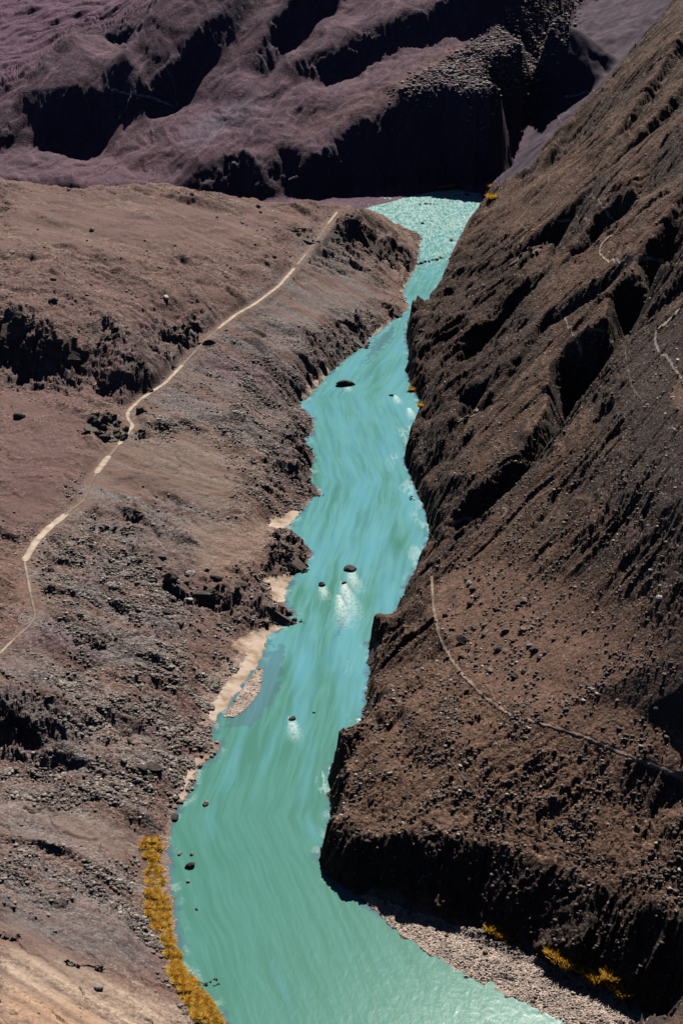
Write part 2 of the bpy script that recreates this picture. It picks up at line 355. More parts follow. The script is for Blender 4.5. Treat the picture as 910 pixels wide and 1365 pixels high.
# rocky banks stand up from the water; where there is sand or gravel they do not
PXw, PYw = proj(GX, GY, np.zeros_like(GX))
softbank = np.zeros(GX.shape)
for poly in ([(340,690),(420,668),(400,712),(340,712)], [(240,1110),(170,1110),(180,1400),(330,1400),(240,1230)], [(330,840),(385,830),(350,900),(290,1000),(250,990)], [(340,765),(400,755),(390,805),(345,805)],
             [(220,1020),(290,995),(270,1040),(235,1090),(220,1080)], [(470,1185),(1000,1400),(900,1600),(700,1380),(560,1290),(470,1205)], [(487,290),(610,262),(640,262),(640,240),(480,262)]):
    softbank = np.maximum(softbank, inpoly(PXw, PYw, poly).astype(float))
softbank = blur(softbank, 4, 1)
for bx, by, bh in ((549,600,7),(556,640,6),(500,864,4),(550,425,12),(549,455,9),(448,1030,8),(447,1072,7),(436,1132,4)):
    bx_, by_, _ = Pz(bx, by, 0); promo = np.exp(-(((GX - bx_) / 9) ** 2 + ((GY - by_) / 12) ** 2)); softbank = softbank - promo * bh / 6.0 * fR
bankh = (1 - softbank) * (fL * 1.7 + fR * 6.0 * (.6 + .8 * fbm(GX / 25, GY / 25, 2, 33)))
Zs = np.where(inw, np.minimum(Zs, -.25 - .22 * sdist), np.where(selw & (sdist < 60), np.maximum(Zs, .25) + bankh * sstep(0, 5, sdist) * (1 - sstep(14, 60, sdist)), Zs))
stripm = np.zeros(GX.shape, bool)
for poly in ([(478,1189),(520,1196),(570,1211),(612,1227),(645,1241),(640,1248),(600,1238),(560,1223),(510,1204)], [(688,1262),(714,1272),(724,1284),(700,1279)], [(826,1320),(870,1343),(905,1362),(890,1372),(838,1349)]):
    stripm |= inpoly(PXw, PYw, poly)
Zs = np.where(stripm & (GY < 640) & (Zs < 4), -.5, Zs)
roadW = [Pz(*p) for p in ROADP]
roadD = np.full(GX.shape, 99.0); sel = (GX > -330) & (GX < 20) & (GY > 650) & (GY < 1640)
roadD[sel] = polydist(GX[sel], GY[sel], world_line(roadW))
shallow = sstep(0, 7, Zs)                      # calm the relief near the water line

print('grid', GX.shape, round(time.time() - T0, 1))
# relief ----------------------------------------------------------------
wx = GX + 14 * fbm(GX / 60, GY / 60, 3, 301); wy = GY + 14 * fbm(GX / 60, GY / 60, 3, 331)
# right bank: ribs and runnels down the fall line
a1 = (-wx * .72 - wy * .69); b1 = (wx * .69 - wy * .72)
bench = pmask([(580,790),(640,740),(720,760),(800,800),(920,850),(920,1035),(850,1010),(780,980),(720,962),(650,925),(610,880),(585,840)], 8)
apron = pmask([(430,1000),(500,930),(560,850),(620,910),(700,965),(920,1045),(920,1230),(800,1180),(650,1130),(430,1120)], 8)
smooth_shoulder = pmask([(830,470),(920,405),(920,700),(880,660),(830,560)], 8)
ribs = ridged(b1 / 24, a1 / 300, 3, 40, .5) * 6.5 + ridged(b1 / 8, a1 / 110, 3, 47, .55) * 2.6
ribamp = fR * (1 + .5 * pmask([(545,430),(600,345),(660,300),(720,350),(700,440),(620,560),(545,620)], 8)) * (1 - .93 * bench) * (1 - .72 * apron) * (1 - .7 * smooth_shoulder)
Zf = Zs + ribs * ribamp * shallow * .9
print('ribs', round(time.time() - T0, 1))
# left bank: low swells running towards the river, terraces by the rim
a2 = wx * .9 - wy * .44; b2 = wx * .44 + wy * .9
smoothL = np.maximum.reduce([pmask([(0,1060),(130,1085),(210,1135),(180,1170),(60,1130),(0,1110)], 8), pmask([(0,1215),(120,1220),(200,1262),(250,1350),(250,1400),(0,1400)], 8), pmask([(120,600),(250,575),(330,640),(300,690),(200,650),(110,680)], 8),
                         pmask([(0,530),(120,560),(100,640),(40,700),(0,720)], 8), pmask([(30,250),(400,290),(300,330),(0,330)], 8), pmask([(250,690),(360,705),(340,745),(270,760)], 6), pmask([(200,470),(330,500),(300,560),(190,560)], 8), pmask([(330,400),(470,360),(500,400),(400,440)], 8)])
lsl = fL * shallow * sstep(3, 12, roadD)
Zf += lsl * (ridged(b2 / 46, a2 / 120, 3, 60, .45) * 6.0 + fbm(wx / 40, wy / 40, 4, 70) * 4.5) * (1 - .7 * smoothL)
Zf += fL * pmask([(-50,240),(470,275),(420,330),(0,340)], 10) * 1.1 * np.sin(GY / 13 + GX * .02 + 2.5 * fbm(GX / 80, GY / 80, 2, 88))
screeM = pmask([(672,262),(668,236),(720,140),(770,-5),(905,-5),(805,118),(727,205)], 5)
# far side: gullied faces
TL = pmask([(-40,-20),(215,-20),(165,40),(98,40),(30,110),(-40,140)], 6)
a3 = -wx * .45 - wy * .89; b3 = wx * .89 - wy * .45
a3 = a3 * (1 - TL) + TL * (-wx * .9 - wy * .44); b3 = b3 * (1 - TL) + TL * (wx * .44 - wy * .9)
Zf += fF * TL * ridged(b3 / 36, a3 / 200, 4, 97, .55) * 9
Zf += fF * shallow * ((ridged(b3 / 34, a3 / 300, 3, 90, .5) * 6 + ridged(b3 / 9, a3 / 160, 2, 92, .5) * 2.0) * (.4 + .6 * steep) * (1 - .8 * screeM) + fbm(wx / 70, wy / 70, 4, 95) * 5)
screeM_ = pmask([(672,262),(668,236),(720,140),(815,-5),(905,-5),(805,118),(727,205)], 5)
# broken rock where it is steep or where an outcrop stands
rockL = np.zeros_like(GX)
for poly in ([(0,405),(70,425),(112,470),(112,520),(0,520)], [(112,420),(165,425),(205,480),(205,505),(150,500),(112,460)],
             [(395,345),(420,300),(480,285),(560,345),(530,365),(440,365)], [(0,920),(60,930),(110,1000),(60,1020),(0,1020)],
             [(205,425),(245,430),(290,410),(300,440),(250,480),(200,520),(150,540),(100,500)],
             [(360,715),(395,712),(420,735),(385,770),(355,755)], [(380,560),(430,560),(430,665),(350,660),(360,600)],
             [(445,420),(520,430),(470,480),(430,500),(400,540),(380,520)],
             [(370,835),(400,815),(340,780),(300,800),(310,840)], [(215,780),(320,790),(320,810),(215,810)]):
    rockL = np.maximum(rockL, pmask(poly, 7))
rockL *= fL
rockR = fR * np.clip(steep * .9 + .3 + .45 * pmask([(545,430),(600,345),(660,300),(720,350),(700,440),(620,560),(545,620)], 8) + .5 * fbm(GX / 40, GY / 40, 3, 120), 0, 1) * (1 - .85 * bench) * (1 - .6 * smooth_shoulder)
rockR = np.maximum(rockR, fR * .75 * apron * (.55 + .6 * fbm(GX / 18, GY / 18, 3, 123)))
rockF = fF * np.clip(steep * .6 - .02 + .4 * fbm(GX / 50, GY / 50, 3, 130), 0.10, 1) * (1 - .95 * screeM)
rock = np.clip(np.maximum(np.maximum(rockL, rockR), np.maximum(rockF, fL * .12)), 0, 1) * sstep(3, 9, roadD) * sstep(-1.5, 2.5, Zs)
fx = wx + 2.5 * fbm(GX / 6, GY / 6, 2, 140); fy = wy + 2.5 * fbm(GX / 6, GY / 6, 2, 145)
zz = Zs * .9
rw = fR
fa_, fb_ = fx * .69 - fy * .72, -fx * .72 - fy * .69
ux_ = fx * (1 - rw) + fb_ * rw * .42; uy_ = fy * (1 - rw) + fa_ * rw * 1.15
on = rock > .02
def fc(a, b, sd):
    o = np.zeros(GX.shape); o[on] = facets(a[on], b[on], sd); return o
Zf += rock * (fc((ux_ + .5 * zz * (1 - rw)) / 13, (uy_ - .5 * zz * (1 - rw)) / 13, 1) * (6.5 - 3.2 * rw) + fc((ux_ + .5 * zz * (1 - rw)) / 5.0, (uy_ + .4 * zz * (1 - rw)) / 5.0, 2) * 2.0)
near = np.clip(1600 / RR, 0, 1)
Zf += (rock * 1.0 + .26 + .3 * fL * (1 - smoothL)) * facets(GX / 2.1 + .5 * zz, GY / 2.1, 3) * .85 * (1 - .55 * smoothL * fL) * (1 - .3 * fF) * sstep(.2, 2, Zs)
print('facets', round(time.time() - T0, 1))
# fine grit everywhere on land
Zf += (sstep(.3, 3, Zs) * .8 + .15) * fbm(GX / 3.2, GY / 3.2, 3, 150) * .35 * (1 - .5 * smoothL * fL) * (1 - .6 * screeM)
# road bed: level and cut into the hillside
rz = np.full(GX.shape, 0.0); rsel = roadD < 13
rp = np.array(roadW); best = np.full(rsel.sum(), 1e9); zr = np.zeros(rsel.sum())
xx, yy = GX[rsel], GY[rsel]
for q0, q1 in zip(rp[:-1], rp[1:]):
    v = q1[:2] - q0[:2]; t = np.clip(((xx - q0[0]) * v[0] + (yy - q0[1]) * v[1]) / (v @ v), 0, 1)
    d = np.hypot(xx - q0[0] - t * v[0], yy - q0[1] - t * v[1]); m = d < best
    best[m] = d[m]; zr[m] = (q0[2] + t * (q1[2] - q0[2]))[m]
wgt = 1 - sstep(2.6, 7.5, roadD[rsel])
Zf[rsel] = Zf[rsel] * (1 - wgt) + (zr - .15) * wgt
SPITP = [(352,890),(347,922),(330,945),(312,957),(296,956),(312,935),(330,908),(342,893)]
sm_ = inpoly(*proj(GX, GY, np.zeros_like(GX)), SPITP) & (GY < 900)
Zf = np.where(sm_, np.maximum(Zf, .3 + .25 * fbm(GX / 4, GY / 4, 3, 160)), Zf)
GZ = Zf
PX, PY = proj(GX, GY, GZ)
print('relief', round(time.time() - T0, 1))

def hgt(x, y):                                  # terrain height anywhere
    x = np.atleast_1d(np.asarray(x, float)); y = np.atleast_1d(np.asarray(y, float))
    r = np.hypot(x, y); a = np.arctan2(x, y)
    i = np.clip(np.searchsorted(rr, r) - 1, 0, NR - 2); j = np.clip(np.searchsorted(th, a) - 1, 0, NT - 2)
    s = np.clip((r - rr[i]) / (rr[i + 1] - rr[i]), 0, 1); t = np.clip((a - th[j]) / (th[j + 1] - th[j]), 0, 1)
    return (GZ[i, j] * (1 - s) + GZ[i + 1, j] * s) * (1 - t) + (GZ[i, j + 1] * (1 - s) + GZ[i + 1, j + 1] * s) * t
def pick(px, py, n=1400):                       # where the line of sight first meets the ground
    px = np.atleast_1d(np.asarray(px, float)); py = np.atleast_1d(np.asarray(py, float))
    a, b, c = ray(px, py); out = np.zeros((len(px), 3)); done = np.zeros(len(px), bool)
    tp = 380.0
    for t in np.geomspace(380, 2700, n):
        x, y, z = a * t, b * t, H + c * t
        hit = ~done & (z <= np.maximum(hgt(x, y), 0))
        if hit.any():
            lo = np.full(hit.sum(), tp); hi = np.full(hit.sum(), t)
            for _ in range(6):
                m = (lo + hi) / 2; g = (H + c[hit] * m) <= np.maximum(hgt(a[hit] * m, b[hit] * m), 0)
                hi = np.where(g, m, hi); lo = np.where(g, lo, m)
            out[hit] = np.stack([a[hit] * hi, b[hit] * hi, H + c[hit] * hi], 1); done |= hit
        tp = t
        if done.all(): break
    return out

# ------------------------------------------------------------------ ground colours (rock and soil tones, with some light and shade painted in)
def mix(base, col, m):
    return base * (1 - m[..., None]) + np.array(col) * m[..., None]
col = np.zeros(GX.shape + (3,))
n1 = fbm(GX / 45, GY / 45, 4, 200); a2s = GX * .9 - GY * .44; b2s = GX * .44 + GY * .9; n2 = fbm(b2s / 16, a2s / 120, 4, 210); n3 = fbm(GX / 9, GY / 9, 3, 215)
n1u = np.clip(.5 + .8 * n1, 0, 1)
def flat(c): return np.zeros(col.shape) + np.array(c)
brownL, greyL, palL, purpL = (.265, .175, .142), (.215, .20, .20), (.42, .335, .27), (.165, .10, .13)
cL = mix(flat(brownL), (.185, .12, .105), n1u)
cL = mix(cL, palL, np.clip(.5 * n3 + .7 * n2 - .15, 0, .6))
low = pmask([(330,410),(430,300),(520,400),(430,520),(400,600),(300,700),(220,900),(230,1060),(190,1130),(200,1290),(0,1240),(0,880),(60,720),(140,600),(240,480)], 16)
streak = fbm(b2s / 6, a2s / 150, 4, 240)
cL = mix(cL, greyL, np.clip(low * (.62 + 1.2 * n2 + .6 * streak), 0, .92))
for poly, c, k in (([(0,500),(110,530),(100,640),(40,700),(0,720)], (.20,.115,.105), .75), ([(235,480),(300,470),(420,505),(400,530),(300,500)], purpL, .75),
                   ([(60,830),(110,850),(140,880),(90,880),(20,850)], purpL, .6),
                   ([(0,1060),(130,1085),(200,1130),(150,1150),(60,1110),(0,1090)], (.34,.27,.235), .85),
                   ([(0,1150),(150,1180),(210,1230),(180,1250),(80,1210),(0,1180)], (.25,.215,.20), .6),
                   ([(0,1262),(70,1275),(170,1320),(260,1350),(270,1400),(0,1400)], (.55,.44,.34), .9),
                   ([(0,1315),(60,1325),(130,1350),(150,1400),(0,1400)], (.50,.30,.17), .55),
                   ([(0,1195),(120,1225),(200,1262),(190,1275),(80,1250),(0,1225)], (.20,.17,.165), .7),
                   ([(130,590),(260,560),(380,620),(330,700),(200,640)], (.27,.195,.15), .6),
                   ([(240,690),(380,700),(360,745),(270,760)], (.32,.235,.185), .65), ([(40,690),(110,660),(140,740),(60,800)], (.27,.20,.16), .5),
                   ([(0,700),(40,720),(30,760),(30,860),(0,870)], (.24,.15,.12), .6), ([(110,960),(180,940),(200,990),(150,1010)], (.36,.28,.22), .6)):
    cL = mix(cL, c, pmask(poly, 9) * k * np.clip(.85 + .45 * streak, 0, 1.1))
cL = mix(cL, (.42, .35, .30), np.clip((1 - sstep(.3, 2.2, GZ)) * .5, 0, 1))
cL = mix(cL, (.46, .37, .31), pmask([(262,975),(270,915),(300,880),(330,860),(345,850),(345,890),(318,925),(290,958)], 3) * .75)
cL *= (1 + .22 * np.clip(streak, -1, 1) * np.maximum(low, smoothL))[..., None]
crest = np.clip(ribs / 9.0, -.5, 1)             # dust and rock tones, with light painted on crests, shade in runnels
cR = mix(flat((.15, .098, .076)), (.085, .058, .048), np.clip(.5 + .9 * fbm(b1 / 14, a1 / 90, 4, 220), 0, 1))
cR = mix(cR, (.235, .155, .122), np.clip(bench + .7 * smooth_shoulder, 0, .85))
cR = mix(cR, (.225, .152, .112), apron * .75)
up = pmask([(650,300),(760,200),(870,60),(920,40),(920,330),(840,345),(780,380),(700,420),(600,480),(560,420)], 12)
cR = mix(cR, (.155, .095, .075), up * np.clip(.45 + .8 * n1, 0, .8))
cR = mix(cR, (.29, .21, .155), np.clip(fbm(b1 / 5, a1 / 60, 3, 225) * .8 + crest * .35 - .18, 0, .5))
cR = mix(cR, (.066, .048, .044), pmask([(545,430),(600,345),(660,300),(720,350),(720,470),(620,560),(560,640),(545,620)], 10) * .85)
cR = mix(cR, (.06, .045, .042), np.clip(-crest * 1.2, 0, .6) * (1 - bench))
cF = mix(flat((.165, .105, .135)), (.115, .076, .11), n1u)
cF = mix(cF, (.27, .19, .21), np.clip(fbm(b3 / 9, a3 / 150, 4, 230) * .9 - .12, 0, .55))
cF = mix(cF, (.24, .155, .135), pmask([(410,170),(520,110),(600,60),(650,60),(560,110),(460,160),(350,200)], 6) * .7)
cF = mix(cF, (.22, .14, .17), pmask([(75,245),(110,210),(240,150),(300,140),(330,200),(230,243)], 6) * .6)
cF = mix(cF, (.24, .23, .28), pmask([(230,190),(280,150),(350,125),(330,160),(260,195)], 6) * .7)
cF = mix(cF, (.21, .125, .19), pmask([(-20,-10),(200,-10),(150,30),(80,45),(20,110),(-20,130)], 8) * .8)
cF = mix(cF, (.125, .105, .14) , screeM * .92)
cF *= (1 + .3 * np.clip(fbm(b3 / 7, a3 / 220, 3, 235), -1, 1))[..., None]
cL = mix(cL, (.19, .12, .125), pmask([(-50,230),(470,270),(300,420),(200,480),(110,600),(60,720),(-50,740)], 14) * .35)
cL *= np.array((.74, .715, .73)); cF *= np.array((.68, .60, .70))
cF = cF * (1 - .0 * TL[..., None]); cR *= np.array((.68, .61, .585))
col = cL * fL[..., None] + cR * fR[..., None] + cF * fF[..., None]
# dark bedrock on steep faces, with the cliffs' deep shade painted in
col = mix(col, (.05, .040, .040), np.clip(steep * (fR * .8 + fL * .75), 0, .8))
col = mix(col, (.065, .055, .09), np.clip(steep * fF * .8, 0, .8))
# purple-grey sheen of slaty rock
col = mix(col, (.13, .105, .115), np.clip(rock * .5 * (fL + fF) * (1 - steep), 0, .5))

# ------------------------------------------------------------------ materials
def newmat(name):
    m = bpy.data.materials.new(name); m.use_nodes = True
    t = m.node_tree; b = t.nodes['Principled BSDF']; return m, t, b
def node(t, kind, **kw):
    n = t.nodes.new(kind)
    for k, v in kw.items():
        if k.startswith('in_'): n.inputs[k[3:].replace('_', ' ')].default_value = v
        else: setattr(n, k, v)
    return n
def ground_mat(name, stone=1.4, contrast=1.0, bump=1.0, rough=.92, streak=None):
    m, t, b = newmat(name); L = t.links.new
    at = node(t, 'ShaderNodeAttribute', attribute_name='tint')
    geo = node(t, 'ShaderNodeNewGeometry')
    # individual stones: a voronoi cell each with its own tone, two sizes
    acc = at.outputs['Color']
    gr = node(t, 'ShaderNodeAttribute', attribute_name='grain')
    for k, (sc_, lo, hi) in enumerate(((1 / stone, .5, 1.6), (1 / (stone * .42), .6, 1.45))):
        v = node(t, 'ShaderNodeTexVoronoi', in_Scale=sc_); L(geo.outputs['Position'], v.inputs['Vector'])
        sp = node(t, 'ShaderNodeSeparateColor'); L(v.outputs['Color'], sp.inputs[0])
        mr = node(t, 'ShaderNodeMapRange'); mr.inputs['To Min'].default_value = 1 - (1 - lo) * contrast; mr.inputs['To Max'].default_value = 1 + (hi - 1) * contrast
        L(sp.outputs[0], mr.inputs['Value'])
        gm_ = node(t, 'ShaderNodeMix', data_type='FLOAT'); gm_.inputs[2].default_value = 1.0; L(gr.outputs['Fac'], gm_.inputs[0]); L(mr.outputs[0], gm_.inputs[3]); mr = gm_
        mx = node(t, 'ShaderNodeVectorMath', operation='SCALE'); L(acc, mx.inputs[0]); L(mr.outputs[0], mx.inputs['Scale']); acc = mx.outputs[0]
    # sparse pale stones
    v = node(t, 'ShaderNodeTexVoronoi', in_Scale=1 / (stone * 1.1)); L(geo.outputs['Position'], v.inputs['Vector'])
    sp = node(t, 'ShaderNodeSeparateColor'); L(v.outputs['Color'], sp.inputs[0])
    big = node(t, 'ShaderNodeTexNoise', in_Scale=.03, in_Detail=4.0); L(geo.outputs['Position'], big.inputs['Vector'])
    ad = node(t, 'ShaderNodeMath', operation='MULTIPLY_ADD'); L(big.outputs['Fac'], ad.inputs[0]); ad.inputs[1].default_value = .30; L(sp.outputs[1], ad.inputs[2])
    gt_ = node(t, 'ShaderNodeMath', operation='GREATER_THAN'); L(ad.outputs[0], gt_.inputs[0]); gt_.inputs[1].default_value = 1.06
    dl = node(t, 'ShaderNodeMath', operation='LESS_THAN'); L(v.outputs['Distance'], dl.inputs[0]); dl.inputs[1].default_value = .38
    an = node(t, 'ShaderNodeMath', operation='MULTIPLY'); L(gt_.outputs[0], an.inputs[0]); L(dl.outputs[0], an.inputs[1])
    an2 = node(t, 'ShaderNodeMath', operation='MULTIPLY'); L(an.outputs[0], an2.inputs[0])
    gk = node(t, 'ShaderNodeMath', operation='MULTIPLY'); L(gr.outputs['Fac'], gk.inputs[0]); gk.inputs[1].default_value = .8 * contrast; L(gk.outputs[0], an2.inputs[1])
    m2 = node(t, 'ShaderNodeMix', data_type='RGBA'); L(an2.outputs[0], m2.inputs[0]); L(acc, m2.inputs[6]); m2.inputs[7].default_value = (.45, .39, .35, 1)
    L(m2.outputs[2], b.inputs['Base Color'])
    b.inputs['Roughness'].default_value = rough; b.inputs['Specular IOR Level'].default_value = .3
    nz = node(t, 'ShaderNodeTexNoise', in_Scale=.9, in_Detail=6.0, in_Roughness=.65); L(geo.outputs['Position'], nz.inputs['Vector'])
    vb = node(t, 'ShaderNodeTexVoronoi', in_Scale=1 / stone); L(geo.outputs['Position'], vb.inputs['Vector'])
    sb = node(t, 'ShaderNodeMath', operation='MULTIPLY_ADD'); L(vb.outputs['Distance'], sb.inputs[0]); sb.inputs[1].default_value = -.7; L(nz.outputs['Fac'], sb.inputs[2])
    bp = node(t, 'ShaderNodeBump'); bp.inputs['Distance'].default_value = 1.0
    gb = node(t, 'ShaderNodeMath', operation='MULTIPLY_ADD'); L(gr.outputs['Fac'], gb.inputs[0]); gb.inputs[1].default_value = .7 * bump; gb.inputs[2].default_value = .15 * bump; L(gb.outputs[0], bp.inputs['Strength'])
    L(sb.outputs[0], bp.inputs['Height']); L(bp.outputs[0], b.inputs['Normal'])
    return m
M_left = ground_mat('stony_ground', 1.3, 1.0)
M_right = ground_mat('dark_scree', 1.4, .9)
M_far = ground_mat('far_hill_ground', 2.4, .55, .9)
M_bar = ground_mat('river_gravel', .8, .75, .8)
M_sand = ground_mat('river_sand', .5, .12, .15)
M_road = ground_mat('dust_road', .6, .15, .15)
M_path = ground_mat('trodden_path', .6, .25, .3)

def mesh_obj(name, verts, faces, mat, parent=None, smooth=False, attrs=None, **tags):
    me = bpy.data.meshes.new(name)
    verts = np.asarray(verts, np.float32); 
    if isinstance(faces, np.ndarray):
        nf, k = faces.shape
        me.vertices.add(len(verts)); me.vertices.foreach_set('co', verts.ravel())
        me.loops.add(nf * k); me.loops.foreach_set('vertex_index', faces.astype(np.int32).ravel())
        me.polygons.add(nf); me.polygons.foreach_set('loop_start', np.arange(0, nf * k, k, dtype=np.int32))
        me.update(calc_edges=True); me.validate()
    else:
        me.from_pydata([tuple(v) for v in verts.tolist()], [], faces); me.update()
    if smooth: me.polygons.foreach_set('use_smooth', np.ones(len(me.polygons), bool))
    for nm, arr in (attrs or {}).items():
        if arr.ndim == 2:
            a = me.color_attributes.new(nm, 'FLOAT_COLOR', 'POINT')
            c4 = np.ones((len(arr), 4), np.float32); c4[:, :3] = arr; a.data.foreach_set('color', c4.ravel())
        else:
            a = me.attributes.new(nm, 'FLOAT', 'POINT'); a.data.foreach_set('value', arr.astype(np.float32))
    if mat: me.materials.append(mat)
    o = bpy.data.objects.new(name, me); C.objects.link(o)
    if parent: o.parent = parent
    for k, v in tags.items(): o[k] = v
    return o

# ------------------------------------------------------------------ split the ground into its named pieces
GRAV = [(478,1194),(500,1214),(530,1243),(572,1272),(605,1297),(680,1330),(755,1367),(900,1480),(1000,1440),(880,1362),(845,1344),(822,1322),(755,1297),(706,1272),(645,1241),(605,1226),(560,1212),(510,1194),(490,1190)]
SPIT = [(352,890),(347,922),(330,945),(312,957),(296,956),(312,935),(330,908),(342,893)]
SAND = [[(352,712),(360,692),(385,683),(404,680),(396,692),(380,706),(374,712)], [(308,862),(335,842),(362,834),(380,836),(362,848),(352,880),(340,900),(320,924),(302,947),(287,960),(276,956),(290,930),(306,905),(322,886),(330,872),(316,868)],
        [(345,770),(370,770),(388,764),(392,768),(385,790),(380,803),(362,803),(360,780)], [(262,1010),(284,1000),(272,1018),(262,1025),(252,1050),(244,1066),(238,1070),(245,1040)],
        [(532,388),(545,372),(556,352),(558,356),(541,392)], [(395,520),(415,508),(440,490),(440,496),(418,522),(402,538)], [(520,425),(505,445),(488,462),(484,458),(500,440)]]
talus_ = pmask([(520,125),(600,80),(680,20),(760,-10),(800,0),(740,90),(690,115),(640,125),(600,108)], 6)
zone = np.where(far, 2, np.where(right, 1, 0))
wob = 3 * fbm(GX / 5, GY / 5, 2, 260); 
grav_m = inpoly(PX + wob, PY + wob, GRAV) & (GY < 640) & (GZ < 6)
spit_m = inpoly(PX, PY, SPIT) & (GZ < 3)
sand_m = np.zeros(GX.shape, bool)
for s in SAND: sand_m |= inpoly(PX + wob, PY + wob, s) & (GZ < 5)
zone[grav_m] = 3; zone[spit_m] = 4; zone[sand_m & ~spit_m] = 5
col[grav_m | spit_m] = np.array((.42, .34, .30)) * (1 + .25 * np.clip(n3[grav_m | spit_m], -1, 1))[:, None]
tan = np.clip(.5 + fbm(GX / 12, GY / 12, 3, 270), 0, 1)
col[sand_m] = (mix(np.zeros(col.shape) + np.array((.56, .46, .38)), (.34, .24, .17), tan ** 1.5))[sand_m]
heavy = np.maximum.reduce([pmask([(60,720),(130,700),(230,780),(260,860),(200,880),(80,820)], 10), pmask([(0,1015),(120,1015),(240,1000),(280,1010),(225,1090),(100,1085),(0,1055)], 8),
                           pmask([(240,490),(330,470),(420,520),(400,620),(300,580),(180,580)], 10), pmask([(0,1110),(180,1150),(200,1210),(100,1190),(0,1150)], 10), pmask([(60,880),(220,860),(290,900),(270,1000),(120,990)], 10),
                           pmask([(380,580),(425,600),(420,660),(360,690),(300,660)], 8), pmask([(430,430),(520,420),(470,480),(400,540),(380,510)], 8)])
grain = np.clip(fL * (.7 + .5 * heavy + .5 * n2 - .35 * smoothL) + fR * (.85 - .25 * bench) + fF * (.6 - .55 * screeM + .4 * talus_), .08, 1)
grain[zone >= 3] = 1
def ground_piece(name, mask, mat, **tags):
    f = mask[:-1, :-1]; ii, jj = np.nonzero(f)
    a = ii * NT + jj; q = np.stack([a, a + 1, a + NT + 1, a + NT], 1)
    used, inv = np.unique(q, return_inverse=True)
    P = np.stack([GX.ravel()[used], GY.ravel()[used], GZ.ravel()[used]], 1)
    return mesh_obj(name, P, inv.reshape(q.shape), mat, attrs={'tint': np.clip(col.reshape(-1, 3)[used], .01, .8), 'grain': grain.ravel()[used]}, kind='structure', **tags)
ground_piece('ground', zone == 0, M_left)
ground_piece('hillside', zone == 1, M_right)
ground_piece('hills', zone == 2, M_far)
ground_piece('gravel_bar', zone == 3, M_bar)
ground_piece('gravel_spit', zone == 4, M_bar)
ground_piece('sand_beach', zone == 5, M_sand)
print('ground meshes', round(time.time() - T0, 1))

# ------------------------------------------------------------------ river
wet = GZ < 1.2
dil = blur(wet.astype(float), 2, 1) > .01
st = 1
f = dil[:-1, :-1]; ii, jj = np.nonzero(f)
a = ii * NT + jj; q = np.stack([a, a + 1, a + NT + 1, a + NT], 1)
used, inv = np.unique(q, return_inverse=True)
ux, uy = GX.ravel()[used], GY.ravel()[used]; upx, upy = proj(ux, uy, 0)
depth = -GZ.ravel()[used]
bankd = np.minimum(polydist(ux, uy, world_line(wL)), np.minimum(polydist(ux, uy, world_line(wR)), polydist(ux, uy, world_line(wF))))
rapid = .9 * sstep(980, 1780, uy + 60 * fbm(ux / 20, uy / 60, 2, 405))
# flow direction: along the river
flx = np.interp(uy, [430, 560, 700, 900, 1100, 1300, 1500, 1700], [-.55, -.1, .12, .15, .02, .1, .25, .1]); 
along = ux * flx + uy; across = ux - np.interp(uy, [430, 623, 1014, 1177, 1580, 1800], [30, -25, 20, 0, 95, 90])
foam = sstep(.30, .75, rapid * .52 * (.35 + .95 * ridged(across / 2.6 + .5 * fbm(ux / 8, uy / 12, 2, 401), along / 15, 4, 400, .7)) + .15 * rapid)
bank_foam = (1 - sstep(0, 9, bankd)) * sstep(.05, .5, vnoise(ux / 6, uy / 9, 410)) * .6 * (np.abs(ux - 20) > 0)
rightshore = (1 - sstep(2, 22, polydist(ux, uy, world_line(wR[14:34])))) * sstep(.1, .55, ridged(across / 3, along / 14, 3, 420, .6)) * .5
rightshore = rightshore * sstep(.05, .4, vnoise(ux / 14, uy / 34, 415))
foam = np.clip(np.maximum(foam, np.maximum(bank_foam * .6, rightshore)), 0, 1)
# foam trails behind the river rocks
for (rx, ry, ln) in ((461,511,26),(467,758,40),(429,779,26),(458,777,60),(389,958,26),(527,528,24),(452,795,50),(545,545,30),(480,960,26)):
    X0, Y0, _ = Pz(rx, ry, 0); dx = ux - X0; dy = uy - Y0
    m = (dy < 2) & (dy > -ln)
    wdt = 1.6 + np.abs(dy) * .18
    foam = np.maximum(foam, m * np.exp(-(dx + .12 * dy) ** 2 / wdt ** 2) * (1 - np.abs(dy) / ln) * (.7 + 1.0 * ridged(ux / 1.6, uy / 4, 2, 430)))
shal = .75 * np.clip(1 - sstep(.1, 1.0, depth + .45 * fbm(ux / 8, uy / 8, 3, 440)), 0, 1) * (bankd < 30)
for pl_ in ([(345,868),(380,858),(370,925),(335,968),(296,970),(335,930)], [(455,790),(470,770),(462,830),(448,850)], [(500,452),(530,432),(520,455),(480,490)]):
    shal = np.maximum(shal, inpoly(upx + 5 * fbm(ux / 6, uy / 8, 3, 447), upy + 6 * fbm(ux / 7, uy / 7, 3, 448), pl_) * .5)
wz = (.018 + .24 * rapid) * fbm(across / 3.4 + .6 * fbm(ux / 9, uy / 9, 2, 451), along / 7.5, 4, 450, .6)
m, t, b = newmat('glacial_river_water'); L = t.links.new
af = node(t, 'ShaderNodeAttribute', attribute_name='foam'); as_ = node(t, 'ShaderNodeAttribute', attribute_name='shallow'); ad_ = node(t, 'ShaderNodeAttribute', attribute_name='silt_skyblue')
geo = node(t, 'ShaderNodeNewGeometry')
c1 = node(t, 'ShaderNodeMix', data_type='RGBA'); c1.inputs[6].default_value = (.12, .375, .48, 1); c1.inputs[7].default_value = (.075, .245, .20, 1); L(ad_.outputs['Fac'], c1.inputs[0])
ac = node(t, 'ShaderNodeAttribute', attribute_name='current')
